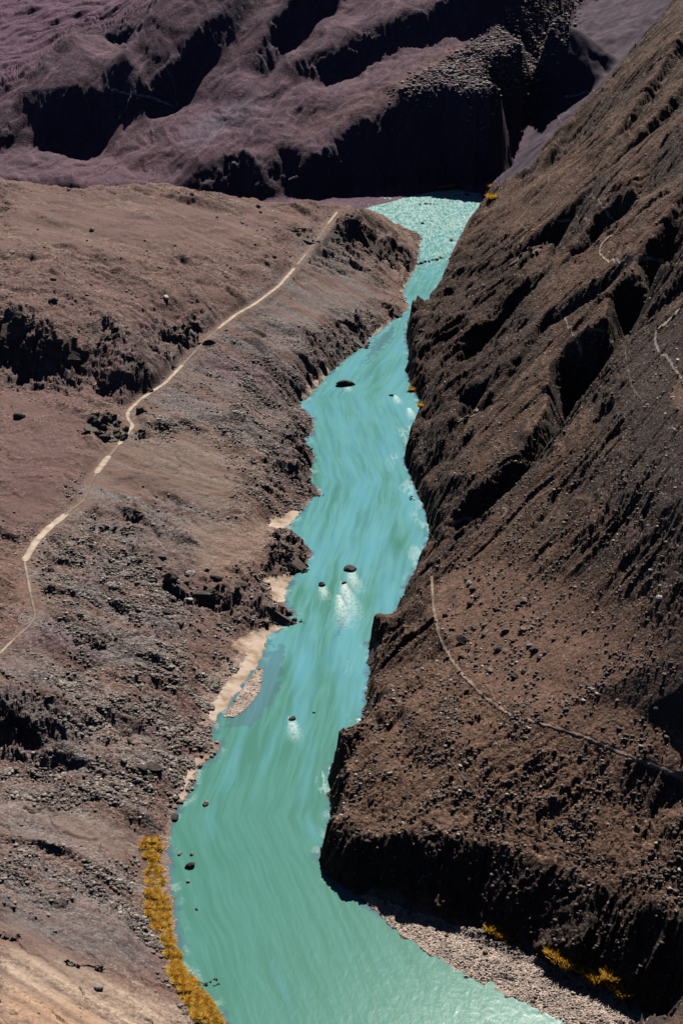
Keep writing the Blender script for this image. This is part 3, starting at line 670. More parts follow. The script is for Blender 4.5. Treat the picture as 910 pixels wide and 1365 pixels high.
cb = node(t, 'ShaderNodeMix', data_type='RGBA'); L(c1.outputs[2], cb.inputs[6]); cb.inputs[7].default_value = (.16, .44, .45, 1); L(ac.outputs['Fac'], cb.inputs[0])
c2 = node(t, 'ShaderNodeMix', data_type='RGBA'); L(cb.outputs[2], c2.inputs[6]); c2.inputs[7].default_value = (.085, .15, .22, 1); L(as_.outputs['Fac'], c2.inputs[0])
fn = node(t, 'ShaderNodeTexNoise', in_Scale=1.9, in_Detail=5.0, in_Roughness=.7)
mp = node(t, 'ShaderNodeMapping'); mp.inputs['Scale'].default_value = (1, .4, 1); L(geo.outputs['Position'], mp.inputs[0]); L(mp.outputs[0], fn.inputs['Vector'])
fm = node(t, 'ShaderNodeMath', operation='MULTIPLY_ADD'); L(fn.outputs['Fac'], fm.inputs[0]); fm.inputs[1].default_value = 1.6; fm.inputs[2].default_value = -.8
fa = node(t, 'ShaderNodeMath', operation='ADD'); L(af.outputs['Fac'], fa.inputs[0]); L(fm.outputs[0], fa.inputs[1])
fr = node(t, 'ShaderNodeMapRange'); fr.inputs['From Min'].default_value = .15; fr.inputs['From Max'].default_value = 1.0; L(fa.outputs[0], fr.inputs['Value'])
fq = node(t, 'ShaderNodeMath', operation='MULTIPLY'); L(fr.outputs[0], fq.inputs[0]); 
f3 = node(t, 'ShaderNodeMapRange'); f3.inputs['From Max'].default_value = .22; L(af.outputs['Fac'], f3.inputs['Value']); L(f3.outputs[0], fq.inputs[1])
c3 = node(t, 'ShaderNodeMix', data_type='RGBA'); L(c2.outputs[2], c3.inputs[6]); c3.inputs[7].default_value = (.62, .80, .78, 1); L(fq.outputs[0], c3.inputs[0])
L(c3.outputs[2], b.inputs['Base Color'])
b.inputs['Roughness'].default_value = .16; b.inputs['Specular IOR Level'].default_value = .38; b.inputs['IOR'].default_value = 1.33
w1 = node(t, 'ShaderNodeTexNoise', in_Scale=.8, in_Detail=8.0, in_Roughness=.68); L(mp.outputs[0], w1.inputs['Vector'])
bp = node(t, 'ShaderNodeBump'); bp.inputs['Strength'].default_value = .22; bp.inputs['Distance'].default_value = 1.0; L(w1.outputs['Fac'], bp.inputs['Height'])
ar = node(t, 'ShaderNodeAttribute', attribute_name='chop'); am = node(t, 'ShaderNodeMath', operation='MULTIPLY_ADD'); L(ar.outputs['Fac'], am.inputs[0]); am.inputs[1].default_value = .26; am.inputs[2].default_value = .045; L(am.outputs[0], bp.inputs['Strength']); L(bp.outputs[0], b.inputs['Normal'])
silt_skyblue = np.clip(.45 + .7 * fbm(across / 14, along / 80, 3, 460) + 1.0 * sstep(820, 560, uy) - .25 * (1 - sstep(4, 26, polydist(ux, uy, world_line(wR[8:34])))) , 0, 1)  # silt tint, plus a painted blue sky reflection along the right bank
current = np.clip(.8 * ridged(across / 5 + .25 * fbm(ux / 30, uy / 30, 2, 470), along / 80, 4, 475, .6) - .05, 0, .8) * (.38 + .62 * sstep(560, 900, uy)) + .45 * rapid
mesh_obj('river', np.stack([ux, uy, wz], 1), inv.reshape(q.shape), m, smooth=True, attrs={'foam': foam, 'shallow': shal, 'silt_skyblue': silt_skyblue, 'current': current, 'chop': np.clip(sstep(620, 1000, uy) * .5 + rapid * .5 + .25 * fbm(ux / 14, uy / 22, 3, 480) * sstep(520, 900, uy), 0, 1)}, kind='structure')
print('river', round(time.time() - T0, 1))

HAZE_D = .000025
# ------------------------------------------------------------------ road and paths laid on the ground
def densify(pts, step):
    out = [np.array(pts[0], float)]
    for a, b in zip(pts[:-1], pts[1:]):
        a = np.array(a, float); b = np.array(b, float); n = max(1, int(np.linalg.norm(b[:2] - a[:2]) / step))
        for k in range(1, n + 1): out.append(a + (b - a) * k / n)
    return np.array(out)
def strip(name, P, widths, mat, tint, lift, cross=3, **tags):
    """a ribbon on the ground; P = world points"""
    P = np.array(P); T = np.gradient(P[:, :2], axis=0); T /= np.linalg.norm(T, axis=1)[:, None] + 1e-9
    Nn = np.stack([-T[:, 1], T[:, 0]], 1); vs = []
    for k in range(cross):
        f = k / (cross - 1) - .5
        xy = P[:, :2] + Nn * (np.asarray(widths)[:, None] * f)
        vs.append(np.column_stack([xy, hgt(xy[:, 0], xy[:, 1]) + lift]))
    V = np.stack(vs, 1).reshape(-1, 3); n = len(P); fs = []
    for i in range(n - 1):
        for k in range(cross - 1):
            a = i * cross + k; fs.append((a, a + 1, a + cross + 1, a + cross))
    base = len(V); fa = np.array(fs)
    # a shallow thickness so that the edge has a side
    V2_ = V.copy(); V2_[:, 2] -= .5
    side = []
    for i in range(n - 1):
        for a in (i * cross, i * cross + cross - 1): side.append((a, a + cross, a + cross + base, a + base))
    V = np.concatenate([V, V2_]); fa = np.concatenate([fa, np.array(side)])
    tn = np.array(tint) * (1 + .32 * np.clip(fbm(V[:, 0] / 5, V[:, 1] / 5, 3, 500), -1, 1))[:, None]
    return mesh_obj(name, V, fa, mat, attrs={'tint': tn, 'grain': np.full(len(V), .6)}, kind='structure', **tags)
RD = densify(roadW, 2.0)
for it in range(3): RD[1:-1] = (RD[:-2] + 2 * RD[1:-1] + RD[2:]) / 4
ppx, ppy = proj(RD[:, 0], RD[:, 1], RD[:, 2])
# stretches where the pale graded surface shows; the rest is rutted and dusty brown
segs = [(283, 298, 3.4, .9), (337, 352, 3.0, .55), (358, 438, 4.2, 1), (486, 549, 3.8, 1), (549, 592, 4.2, .95), (608, 631, 6.0, 1), (686, 748, 6.2, 1.15), (748, 790, 2.2, .5), (850, 905, 2.2, .6)]
gap = [(298, 337, 2.6), (438, 486, 2.4), (592, 608, 3.2), (631, 686, 2.6), (790, 850, 2.2)]
pale, dusty = (.50, .42, .335), (.25, .20, .165)
roadverts = []
def roadpiece(y0, y1, w_, tint):
    m = (ppy >= y0 - 1) & (ppy <= y1 + 1); idx = np.nonzero(m)[0]
    if len(idx) < 3: return
    sub = RD[idx[0]:idx[-1] + 1]
    wd = np.full(len(sub), w_ * .75) * (1 + .30 * fbm(sub[:, 0] / 3.5, sub[:, 1] / 3.5, 3, 510)); wd[0] *= .5; wd[-1] *= .5
    strip('road', sub, wd, M_road, tint, .22)
for y0, y1, w_, k in segs: roadpiece(y0, y1, w_, tuple(np.array(pale) * k + np.array(dusty) * (1 - k)))
for y0, y1, w_ in gap: roadpiece(y0, y1, w_, dusty)

def footpath(pxs, w_=.9, tint=(.30, .235, .19), lift=.28):
    d = densify([(a, b, 0) for a, b in pxs], 3.0)
    P = pick(d[:, 0], d[:, 1]); keep = [0]
    for i in range(1, len(P)):
        if np.linalg.norm(P[i] - P[keep[-1]]) < 40: keep.append(i)
    P = P[keep]
    for it in range(2): P[1:-1] = (P[:-2] + 2 * P[1:-1] + P[2:]) / 4
    P = densify(P, 1.2)
    strip('footpath', P, np.full(len(P), w_) * (1 + .3 * np.sin(np.arange(len(P)) * .9)), M_path, tint, lift)
footpath([(575,769),(577,809),(585,849),(600,878),(620,904),(645,929),(680,954),(725,966),(775,981),(820,1001),(855,1014),(885,1026),(912,1037)], 1.5, (.36, .27, .215), .45)
footpath([(815,312),(800,326),(798,338),(806,346),(825,350),(845,343),(865,345),(890,350),(912,351)], 1.3, (.5, .42, .36))
footpath([(905,412),(888,430),(874,440),(872,455),(878,472),(890,477),(897,492),(908,505)], 1.1, (.42,.34,.29))
footpath([(832,467),(836,492),(840,512),(850,530),(865,543)], .8, (.2, .155, .13))
footpath([(752,129),(770,127),(782,121),(804,122)], 1.3, (.36, .33, .38))
footpath([(20,124),(50,121),(75,118),(95,116)], 1.4, (.34,.27,.31))
footpath([(150,119),(170,125),(190,127),(210,133),(232,142)], 1.4, (.38,.31,.34))
footpath([(222,92),(232,108),(234,125),(236,140)], 1.0, (.22, .18, .22))
footpath([(602,507),(612,510),(625,514),(635,517)], .9, (.25, .19, .15))
footpath([(647,585),(658,594),(668,605)], .9, (.25, .19, .15))
footpath([(768,436),(778,440),(792,440),(806,442)], .9, (.26, .21, .17))
footpath([(860,640),(868,615),(880,600),(905,592)], .8, (.21, .16, .135))
for tp in ([(770,255),(790,262),(805,280),(818,296)], [(700,300),(725,290),(745,296),(770,290),(790,300)], [(840,150),(836,170),(850,185),(870,190),(905,196)], [(740,150),(748,165),(760,175),(772,172)], [(760,190),(778,196),(790,210),(800,212)],
           [(720,300),(700,312),(690,330)], [(600,700),(620,690),(640,695)], [(740,410),(752,425),(760,440),(775,470)], [(870,150),(885,158),(908,160)]):
    footpath(tp, 1.0, (.34, .26, .21))
footpath([(590,1000),(620,1040),(650,1080),(700,1110),(740,1130),(790,1150),(820,1148)], .9, (.22, .165, .13))
footpath([(560,785),(600,760),(640,745)], .7, (.2, .15, .125))
print('ways', round(time.time() - T0, 1))

# ------------------------------------------------------------------ rock shapes
import bmesh
def rock_mesh(seed, flat=.65, cuts=9, sub=2, long=1.25):
    r = np.random.default_rng(seed); bm = bmesh.new()
    bmesh.ops.create_icosphere(bm, subdivisions=sub, radius=.62)
    planes = []
    for k in range(cuts):
        n = r.normal(size=3); n /= np.linalg.norm(n); planes.append((n, r.uniform(.33, .56)))
    for v in bm.verts:
        p = np.array(v.co)
        for n, d in planes:
            e = p @ n - d
            if e > 0: p -= n * e
        p += r.normal(size=3) * .022
        v.co = (p[0] * long, p[1], p[2] * flat)
    me = bpy.data.meshes.new('boulder'); bm.to_mesh(me); bm.free(); return me
def rock_mat(name, base, var=.5, tinted=False):
    m, t, b = newmat(name); L = t.links.new
    geo = node(t, 'ShaderNodeNewGeometry'); oi = node(t, 'ShaderNodeObjectInfo')
    nz = node(t, 'ShaderNodeTexNoise', in_Scale=1.1, in_Detail=6.0, in_Roughness=.7); L(geo.outputs['Position'], nz.inputs['Vector'])
    mr = node(t, 'ShaderNodeMapRange'); mr.inputs['From Min'].default_value = .3; mr.inputs['From Max'].default_value = .7; mr.inputs['To Min'].default_value = 1 - var; mr.inputs['To Max'].default_value = 1 + var; L(nz.outputs['Fac'], mr.inputs['Value'])
    vm = node(t, 'ShaderNodeVectorMath', operation='SCALE'); L(mr.outputs[0], vm.inputs['Scale'])
    if tinted:
        at = node(t, 'ShaderNodeAttribute', attribute_name='tint'); L(at.outputs['Color'], vm.inputs[0])
    else:
        m2 = node(t, 'ShaderNodeMapRange'); m2.inputs['To Min'].default_value = .65; m2.inputs['To Max'].default_value = 1.4; L(oi.outputs['Random'], m2.inputs['Value'])
        v2 = node(t, 'ShaderNodeVectorMath', operation='SCALE'); v2.inputs[0].default_value = base; L(m2.outputs[0], v2.inputs['Scale']); L(v2.outputs[0], vm.inputs[0])
    L(vm.outputs[0], b.inputs['Base Color']); b.inputs['Roughness'].default_value = .8
    bp = node(t, 'ShaderNodeBump'); bp.inputs['Strength'].default_value = .7; bp.inputs['Distance'].default_value = .6; L(nz.outputs['Fac'], bp.inputs['Height']); L(bp.outputs[0], b.inputs['Normal'])
    return m
MR_dark = rock_mat('dark_rock', (.095, .075, .068)); MR_grey = rock_mat('grey_rock', (.25, .215, .2)); MR_pale = rock_mat('pale_rock', (.42, .39, .37), .3)
MR_wet = rock_mat('wet_rock', (.045, .04, .042)); MR_brown = rock_mat('brown_rock', (.16, .115, .095)); MR_tint = rock_mat('loose_stone', (.2, .2, .2), .35, True)
LIB = {}
for nm, mt in (('dark', MR_dark), ('grey', MR_grey), ('pale', MR_pale), ('wet', MR_wet), ('brown', MR_brown)):
    LIB[nm] = []
    for k in range(6):
        me = rock_mesh(100 + k, .6 + .07 * k); me.materials.append(mt); LIB[nm].append(me)
def boulder(x, y, z, size, kind, label, group=None, name='boulder', cat='boulder', stretch=1.0):
    o = bpy.data.objects.new(name, LIB[kind][int(rng.integers(6))]); C.objects.link(o)
    o.location = (x, y, z + size * .16); o.scale = (size * stretch * rng.uniform(.9, 1.15), size * rng.uniform(.75, 1.05), size * rng.uniform(.8, 1.15))
    o.rotation_euler = (rng.uniform(-.3, .3), rng.uniform(-.3, .3), rng.uniform(0, 6.28))
    o['label'] = label; o['category'] = cat
    if group: o['group'] = group
    return o
# rocks standing in the river (photo x, y, width in photo pixels)
river_rocks = [
    (461,512,16,'wet','largest flat black rock in the river between the left bank and the dark cliff',1.3),
    (467,759,13,'wet','black rounded rock standing alone in mid river below the jutting left outcrop',1.2),
    (429,780,7,'wet','small dark rock with white wash left of the mid river boulder',1),
    (459,777,5,'wet','tiny dark rock in white riffle just below the mid river boulder',1),
    (390,958,7,'wet','small dark rock in mid river beside the pebbly spit with a white wake',1),
    (521,527,5,'wet','small dark rock near the cliff side of the narrow river reach',1),
    (256,1139,5,'grey','pale grey stone in shallow water off the top of the golden grass',1),
    (240,1138,6,'grey','light stone at the water edge beside the top patch of golden grass',1),
    (253,1155,9,'wet','dark pair-sized rock in the water right of the golden grass',1.4),
    (251,1175,6,'grey','grey stone in the shallows right of the middle of the golden grass',1),
    (274,1072,7,'grey','grey rock in the water off the stony left bank above the golden grass',1.2),
    (262,1212,4,'wet','small dark stone just off the widest golden grass patch',1),
    (275,1313,4,'wet','tiny dark stone off the lower golden grass beside the black outcrop',1),
    (232,1091,11,'wet','black boulder on the water edge just above the golden grass',1),
    (622,260,5,'wet','small dark rock in white water at the foot of the far cliff',1),
    (563,298,4,'wet','small dark rock in the rapids right of the rocky point',1),
    (601,321,6,'wet','dark rock in the rapids close to the right bank',1),
    (418,950,3,'wet','tiny rock tip in open water right of the pebbly spit',1)]
for x, y, wd, kd, lb, st_ in river_rocks:
    p = Pz(x, y, .1); s_ = wd * math.hypot(p[1], H) / F * 1.05
    boulder(p[0], p[1], min(0, 0) - .05 * s_, s_, kd, lb, name='river_rock', cat='rock', stretch=st_)
for k in range(7):   # the line of rocks off the point
    x = 556 + k * 5.2; y = 352 - k * 1.3 + (k % 2)
    p = Pz(x, y, 0); boulder(p[0], p[1], -.1, rng.uniform(2.6, 4.4), 'wet', 'dark rock in the row that runs out from the rocky point into the rapids', 'rocks in a row off the point', 'river_rock', 'rock', 1.3)

# notable single boulders on land
single = [
    (635,546,7,'pale','white boulder on the nose of the sunlit rib above the dark cliff'), (816,489,7,'pale','white boulder on the crest above the deep shaded gully'),
    (878,796,9,'pale','large white boulder on the dark slope near the right edge of the bench'), (222,395,9,'pale','pale oblong boulder on the brown terrace above the road'),
    (72,398,10,'dark','dark boulder on the brown terrace above the black crags'), (216,742,9,'dark','dark boulder on open ground right of the pale road'),
    (188,746,7,'dark','lone dark boulder on open brown ground below the slab outcrop'), (228,768,16,'dark','big dark boulder at the left end of the boulder cluster above the beach'),
    (254,762,15,'grey','grey topped boulder in the middle of the cluster above the beach'), (288,767,13,'dark','dark boulder at the right end of the cluster above the beach'),
    (247,775,9,'dark','small dark boulder between the cluster boulders'), (225,815,13,'dark','dark boulder below the left end of the boulder cluster'),
    (252,798,9,'pale','pale boulder beside the wide dark outcrop above the beach'), (231,797,9,'grey','grey boulder left of the wide dark outcrop'),
    (322,777,12,'dark','dark boulder on the slope above the small beach'), (355,827,9,'grey','grey upright boulder beside the triangular sand beach'),
    (207,1022,16,'dark','dark boulder topmost on the stony fan near the left bank'), (190,1022,12,'dark','dark boulder just left of the largest fan boulder'),
    (166,1012,9,'pale','pale flat stone on bare ground above the stony fan'), (105,927,7,'pale','white stone on the grey rubble beside the shaded hollow'),
    (190,545,14,'dark','dark boulder on the outer edge of the road bend'), (280,456,15,'dark','dark boulder beside the road gap on the purple talus'),
    (26,554,12,'dark','dark boulder alone on the brown slope at the left edge'), (93,252,6,'dark','dark block on the skyline edge of the brown terrace'),
    (366,341,6,'dark','small dark block on the terrace left of the upper road'), (256,258,6,'dark','dark stone near the terrace edge below the far fan'),
    (100,1283,8,'grey','grey rock on the pale sandy slope at the bottom left'), (153,1207,9,'dark','low dark rock on the smooth grey scree near the golden grass'),
    (133,1315,10,'grey','flat grey rock on the border of pale sand and scree'), (697,893,8,'dark','dark upright boulder low on the bench above the footpath'),
    (753,944,8,'dark','dark boulder on the smooth lower bench just above the footpath'), (617,851,15,'dark','largest dark boulder at the left of the bench boulder field'),
    (627,802,11,'dark','dark boulder near the upper left of the bench boulder field'), (690,806,10,'dark','dark boulder at the top right of the bench boulder field'),
    (664,865,9,'dark','dark boulder in the middle of the bench boulder field'), (686,901,9,'dark','dark boulder at the lower right of the bench boulder field'),
    (266,838,6,'brown','small brown boulder on open ground above the wide beach')]
sp = pick([s_[0] for s_ in single], [s_[1] + s_[2] * .3 for s_ in single])
for p, (x, y, wd, kd, lb) in zip(sp, single):
    boulder(p[0], p[1], p[2], wd * np.linalg.norm(p - np.array([0, 0, H])) / F, kd, lb)
print('boulders', round(time.time() - T0, 1))

# scattered boulders, each its own thing
def visible_cells(mask):
    ii, jj = np.nonzero(mask); return ii, jj
def scatter(poly, n, smin, smax, kinds, label, group, power=2.5, tilt=0):
    m = inpoly(PX, PY, poly) & (GZ > .4) & (roadD > 5) & (zone < 3)
    ii, jj = np.nonzero(m)
    if len(ii) == 0: return
    k = rng.integers(len(ii), size=n)
    for q in k:
        x, y = GX[ii[q], jj[q]], GY[ii[q], jj[q]]; z = float(hgt(x, y)[0])
        s_ = smin + (smax - smin) * rng.random() ** power
        boulder(x, y, z, s_, kinds[int(rng.integers(len(kinds)))], label, group)
scatter([(585,800),(640,760),(700,790),(740,850),(720,900),(660,920),(610,880)], 72, 1.3, 4.2, ['dark', 'dark', 'brown', 'grey'], 'dark angular boulder strewn on the brown bench above the footpath', 'boulders strewn on the bench')
scatter([(700,820),(900,820),(900,980),(760,970),(700,920)], 16, 1.2, 2.8, ['dark', 'brown'], 'dark boulder scattered on the smooth right end of the bench', 'boulders on the smooth end of the bench')
scatter([(170,760),(330,760),(350,830),(200,840)], 34, 1.2, 3.6, ['dark', 'grey', 'brown'], 'boulder strewn on the brown ground above the sand beaches', 'boulders above the beaches')
scatter([(240,255),(350,275),(420,300),(330,330),(240,300)], 30, 2.0, 4.0, ['grey', 'pale', 'dark'], 'boulder strewn on the far rim of the brown terrace', 'boulders on the terrace rim')
scatter([(0,280),(300,340),(330,400),(150,420),(0,400)], 22, 1.6, 4.2, ['dark', 'grey'], 'boulder scattered on the open brown terrace above the road', 'boulders on the open terrace')
scatter([(860,450),(910,410),(910,640),(870,600)], 18, 1.2, 2.6, ['grey', 'dark', 'pale'], 'boulder scattered on the sunlit shoulder at the right edge', 'boulders on the sunlit shoulder')
scatter([(130,980),(270,960),(280,1010),(230,1070),(150,1080)], 34, 1.3, 3.2, ['grey', 'dark', 'brown'], 'angular boulder on the stony fan above the golden grass', 'boulders on the stony fan')

# ------------------------------------------------------------------ loose rubble nobody could count
def ico():
    bm = bmesh.new(); bmesh.ops.create_icosphere(bm, subdivisions=1, radius=.6)
    v = np.array([tuple(q.co) for q in bm.verts]); f = np.array([[q.index for q in fc_.verts] for fc_ in bm.faces]); bm.free(); return v, f
IV, IF = ico()
GRASSP = [(176,1128),(188,1112),(215,1108),(222,1140),(224,1180),(232,1238),(242,1262),(252,1290),(284,1330),(302,1367),(258,1367),(232,1322),(216,1262),(196,1232),(184,1190),(186,1150)]
grass_zone = inpoly(PX, PY, GRASSP)
def rubble(name, wmask, n, smin, smax, tone, label, cat='rubble', power=3.2, pale=.12, sink=.1, avoid_road=True):
    wgt = wmask.copy(); wgt[GZ < .25] = 0
    if name == 'rubble': wgt[grass_zone] = 0
    if avoid_road: wgt[roadD < 3.4] = 0
    cs = np.cumsum(wgt.ravel()); 
    if cs[-1] <= 0: return
    idx = np.searchsorted(cs, rng.random(n) * cs[-1]); idx = np.clip(idx, 0, GX.size - 1)
    x = GX.ravel()[idx] + rng.normal(size=n) * .4; y = GY.ravel()[idx] + rng.normal(size=n) * .8
    z = hgt(x, y); s_ = smin + (smax - smin) * rng.random(n) ** power
    var = []
    for k in range(10):
        r = np.random.default_rng(700 + k); v = IV * (1 + r.normal(size=(len(IV), 1)) * .16) + r.normal(size=IV.shape) * .05
        v[:, 0] *= 1.2; v[:, 2] *= .65; var.append(v)
    var = np.array(var)[rng.integers(10, size=n)]
    an = rng.random(n) * 6.283; ca, sa = np.cos(an), np.sin(an)
    vx = var[:, :, 0] * ca[:, None] - var[:, :, 1] * sa[:, None]; vy = var[:, :, 0] * sa[:, None] + var[:, :, 1] * ca[:, None]
    V = np.stack([vx * s_[:, None] + x[:, None], vy * s_[:, None] + y[:, None], var[:, :, 2] * s_[:, None] + (z + s_ * sink)[:, None]], 2).reshape(-1, 3)
    Fc = (IF[None] + (np.arange(n) * len(IV))[:, None, None]).reshape(-1, 3)
    tn = np.array(tone)[None] * rng.uniform(.45, 1.5, (n, 1)); pm = rng.random(n) < pale; tn[pm] = np.array((.5, .45, .42)) * rng.uniform(.7, 1.15, (pm.sum(), 1))
    o = mesh_obj(name, V, Fc, MR_tint, attrs={'tint': np.repeat(tn, len(IV), 0)}, label=label, category=cat, kind='stuff')
    return o
patch = np.clip(.5 + 1.3 * fbm(GX / 22, GY / 22, 3, 600), 0.03, 1.3) * np.clip(.6 + 1.3 * fbm(b2 / 9, a2 / 60, 3, 610), .03, 1.5)
rubn = fbm(b2s / 6, a2s / 45, 3, 640)
rub = fL * np.clip(.35 + 2.2 * rubn, .02, 2)  * (zone == 0) * patch * (.10 + 1.8 * heavy + 1.3 * (1 - sstep(2, 9, GZ))) * (1 - .93 * smoothL)
rub *= 1 - .8 * np.maximum(pmask([(0,1060),(130,1085),(200,1130),(150,1150),(60,1110),(0,1090)], 5), pmask([(0,1262),(70,1275),(170,1320),(260,1350),(270,1400),(0,1400)], 5))
rubble('rubble', rub, 60000, .35, 1.9, (.21, .18, .165), 'grey and brown loose rubble spread over the left bank', pale=.10)
patchR = np.clip(.5 + 1.2 * fbm(GX / 18, GY / 18, 3, 620), .05, 1.3) * np.clip(.6 + 1.2 * fbm(b1 / 8, a1 / 50, 3, 630), .05, 1.5)
rubble('scree', fR * patchR * (.25 + 1.3 * apron + .5 * bench + .9 * pmask([(620,590),(780,560),(900,700),(860,800),(640,750)], 10)), 17000, .5, 1.9, (.135, .10, .085), 'dark brown scree covering the right hand slope', 'scree', pale=.05, avoid_road=False)
talus = pmask([(520,125),(600,80),(680,20),(760,-10),(800,0),(740,90),(690,115),(640,125),(600,108)], 6)
rubble('boulder_field', fF * talus * (1 - screeM), 3800, 1.6, 5.0, (.22, .18, .20), 'pale boulder field on the sunlit slope above the far black cliff', 'boulders', pale=.22, avoid_road=False)
rubble('bar_pebbles', (zone == 3).astype(float) + (zone == 4) * .8, 5000, .35, .9, (.42, .35, .31), 'grey pebbles covering the gravel bar', 'pebbles', pale=.3, avoid_road=False)
print('rubble', round(time.time() - T0, 1))

# ------------------------------------------------------------------ craggy outcrops
def outcrop(px, py, wpx, hpx, label, kind=MR_dark, n=16, seed=0, name='rock_outcrop', bed=.5, drop=.3):
    r = np.random.default_rng(seed + 50)
    p = pick([px], [py + hpx * .35])[0]; d = np.linalg.norm(p - np.array([0, 0, H])); m = d / F
    W_, Hh = wpx * m, hpx * m
    bm = bmesh.new(); u = p[:2] / np.linalg.norm(p[:2]); rt = np.array([u[1], -u[0]])
    for k in range(n):
        f = r.uniform(-.5, .5); g = r.uniform(-.5, .5)
        size = r.uniform(.25, .55) * (W_ + Hh) / 2 * .62 * (1 - .55 * abs(f) * 1.4)
        c = p[:2] + rt * f * W_ * .9 + u * g * Hh * .9
        gz = float(hgt(c[0], c[1])[0]) if True else p[2]
        pts = r.normal(size=(11, 3)); pts /= np.linalg.norm(pts, axis=1)[:, None]; pts *= r.uniform(.7, 1, (11, 1))
        ax = bed + r.normal() * .15
        pts[:, 0] *= 1.25; pts[:, 1] *= .5; pts[:, 2] *= .8
        ca, sa = math.cos(ax), math.sin(ax)
        P = np.stack([pts[:, 0] * ca - pts[:, 1] * sa, pts[:, 0] * sa + pts[:, 1] * ca, pts[:, 2] + pts[:, 0] * .25], 1) * size * .62
        vs = [bm.verts.new((c[0] + q[0], c[1] + q[1], max(gz, -.5) + size * (.5 - drop) * (1 - abs(f)) + q[2])) for q in P]
        res = bmesh.ops.convex_hull(bm, input=vs)
        junk = list({g_ for g_ in res['geom_interior'] + res['geom_unused'] if isinstance(g_, bmesh.types.BMVert)})
        if junk: bmesh.ops.delete(bm, geom=junk, context='VERTS')
    core = []
    for k in range(14):        # the buried root that all the crags grow from
        an = k * math.pi / 7; c = p[:2] + rt * math.cos(an) * .46 * W_ + u * math.sin(an) * .46 * Hh
        gz = max(float(hgt(c[0], c[1])[0]), -.5)
        core += [bm.verts.new((c[0], c[1], gz - .5)), bm.verts.new((c[0], c[1], gz - 3))]
    res = bmesh.ops.convex_hull(bm, input=core)
    junk = list({g_ for g_ in res['geom_interior'] + res['geom_unused'] if isinstance(g_, bmesh.types.BMVert)})
    if junk: bmesh.ops.delete(bm, geom=junk, context='VERTS')
    bmesh.ops.subdivide_edges(bm, edges=bm.edges[:], cuts=1, use_grid_fill=True)
    for v in bm.verts: v.co += Vector(tuple(r.normal(size=3) * .028 * min(W_, 14)))
    me = bpy.data.meshes.new(name); bm.to_mesh(me); bm.free(); me.materials.append(kind)
    o = bpy.data.objects.new(name, me); C.objects.link(o); o['label'] = label; o['category'] = 'rock outcrop'
    # origin at the foot
    me.transform(__import__('mathutils').Matrix.Translation((-p[0], -p[1], -p[2]))); o.location = tuple(p)
    return o
crags = [
    (140,550,62,56,'tall dark crag standing beside the sharp bend of the road',26), (386,736,58,36,'black jagged outcrop jutting into the river between two sand patches',26),
    (358,752,22,18,'low dark rocks behind the black outcrop at the river',8), (372,822,62,18,'low black rocks above the triangular sand beach at the water edge',18),
    (400,824,16,12,'small rock spur reaching into the water beside the sand beach',12), (400,578,36,22,'dark rocks on the left bank where the narrow reach begins',14),
    (403,632,34,26,'dark rock mass on the left bank above the uppermost sand patch',16), (422,658,20,8,'low rock shelf touching the water above the uppermost sand patch',8),
    (280,792,56,20,'wide dark outcrop on open ground above the beaches',16), (130,849,58,26,'dark hollowed outcrop on the grey rubble below the road end',20),
    (182,680,34,16,'dark outcrop on the slope right of the pale road',10), (150,703,62,12,'low band of pale slabs below the small dark outcrop',14),
    (248,437,38,30,'dark crag on the uphill side of the road gap',16), (222,462,26,22,'dark crag on the purple talus left of the road gap',12),
    (20,432,60,20,'broken rock crest along the left edge above the big shaded hollow',18), (78,450,50,26,'rock crest at the right end of the big shaded hollow',18),
    (150,440,44,26,'dark crag right of the big shaded hollow',16), (183,480,38,28,'dark crag lowest in the row left of the road',16),
    (95,480,36,16,'rocks on the lower lip of the big shaded hollow',12), (190,573,22,16,'pale and dark rocks on the outer side of the road bend',9),
    (215,935,34,16,'slanted slab outcrop above the pebble shore',9), (190,890,22,12,'small dark outcrop below the hollowed outcrop',8),
    (276,1304,32,16,'black rock cluster in the shallows beside the golden grass',14), (452,312,30,22,'dark crag below the top of the road on the rocky point',12),
    (480,292,48,20,'rock crest on the skyline of the rocky point',16), (500,325,48,30,'layered dark cliff face on the rocky point',18), (528,345,44,18,'dark wedge of rock at the tip of the rocky point',14),
    (412,318,34,14,'dark crag beside the highest road stretch',10), (395,305,30,10,'flat dark rock above the highest road stretch',8),
    (475,445,34,26,'dark and pale slabs on the left bank below the rocky point',14),
    (523,408,34,14,'jagged rocks at the water edge below the rocky point',12), (440,470,26,16,'dark slab rocks on the left bank at the river narrows',10),
    (443,1030,16,20,'dark rock tooth at the water edge above the right hand cliff',9), (445,1062,14,16,'small dark rock buttress standing in the river at the right bank',8),
    (442,1118,30,18,'broken rock tip of the right hand cliff over the water',12), (498,868,22,34,'dark rock buttress at the water edge on the right bank',12),
    (556,440,26,34,'dark rounded crag at the river narrows on the right bank',14), (700,330,50,18,'dark crags on the brown spur above the river narrows',14),
    (816,296,22,16,'black crag on the crest above the looping path',9), (622,552,30,14,'rock knob at the lower end of the sunlit rib',10),
    (690,106,26,10,'dark rocks where the path enters the grey scree chute',8), (778,176,24,12,'dark rocks on the edge of the grey scree chute',9),
    (12,1243,34,18,'dark rock with a pale vein at the lower left edge',10),
    (545,486,14,16,'dark rock with pale sand at the foot of the right cliff',8), (550,660,16,14,'dark rock standing in blue shaded water at the right bank',8),
    (568,270,24,8,'rock shore at the far bend',7), (118,1287,60,8,'line of flat stones across the pale sandy slope',12)]
for k, (x, y, wd, hh, lb, n) in enumerate(crags):
    outcrop(x, y, wd, hh, lb, MR_grey if ('pale slabs' in lb or 'flat stones' in lb) else (MR_brown if 'sunlit' in lb else MR_dark), n, k)
print('outcrops', round(time.time() - T0, 1))

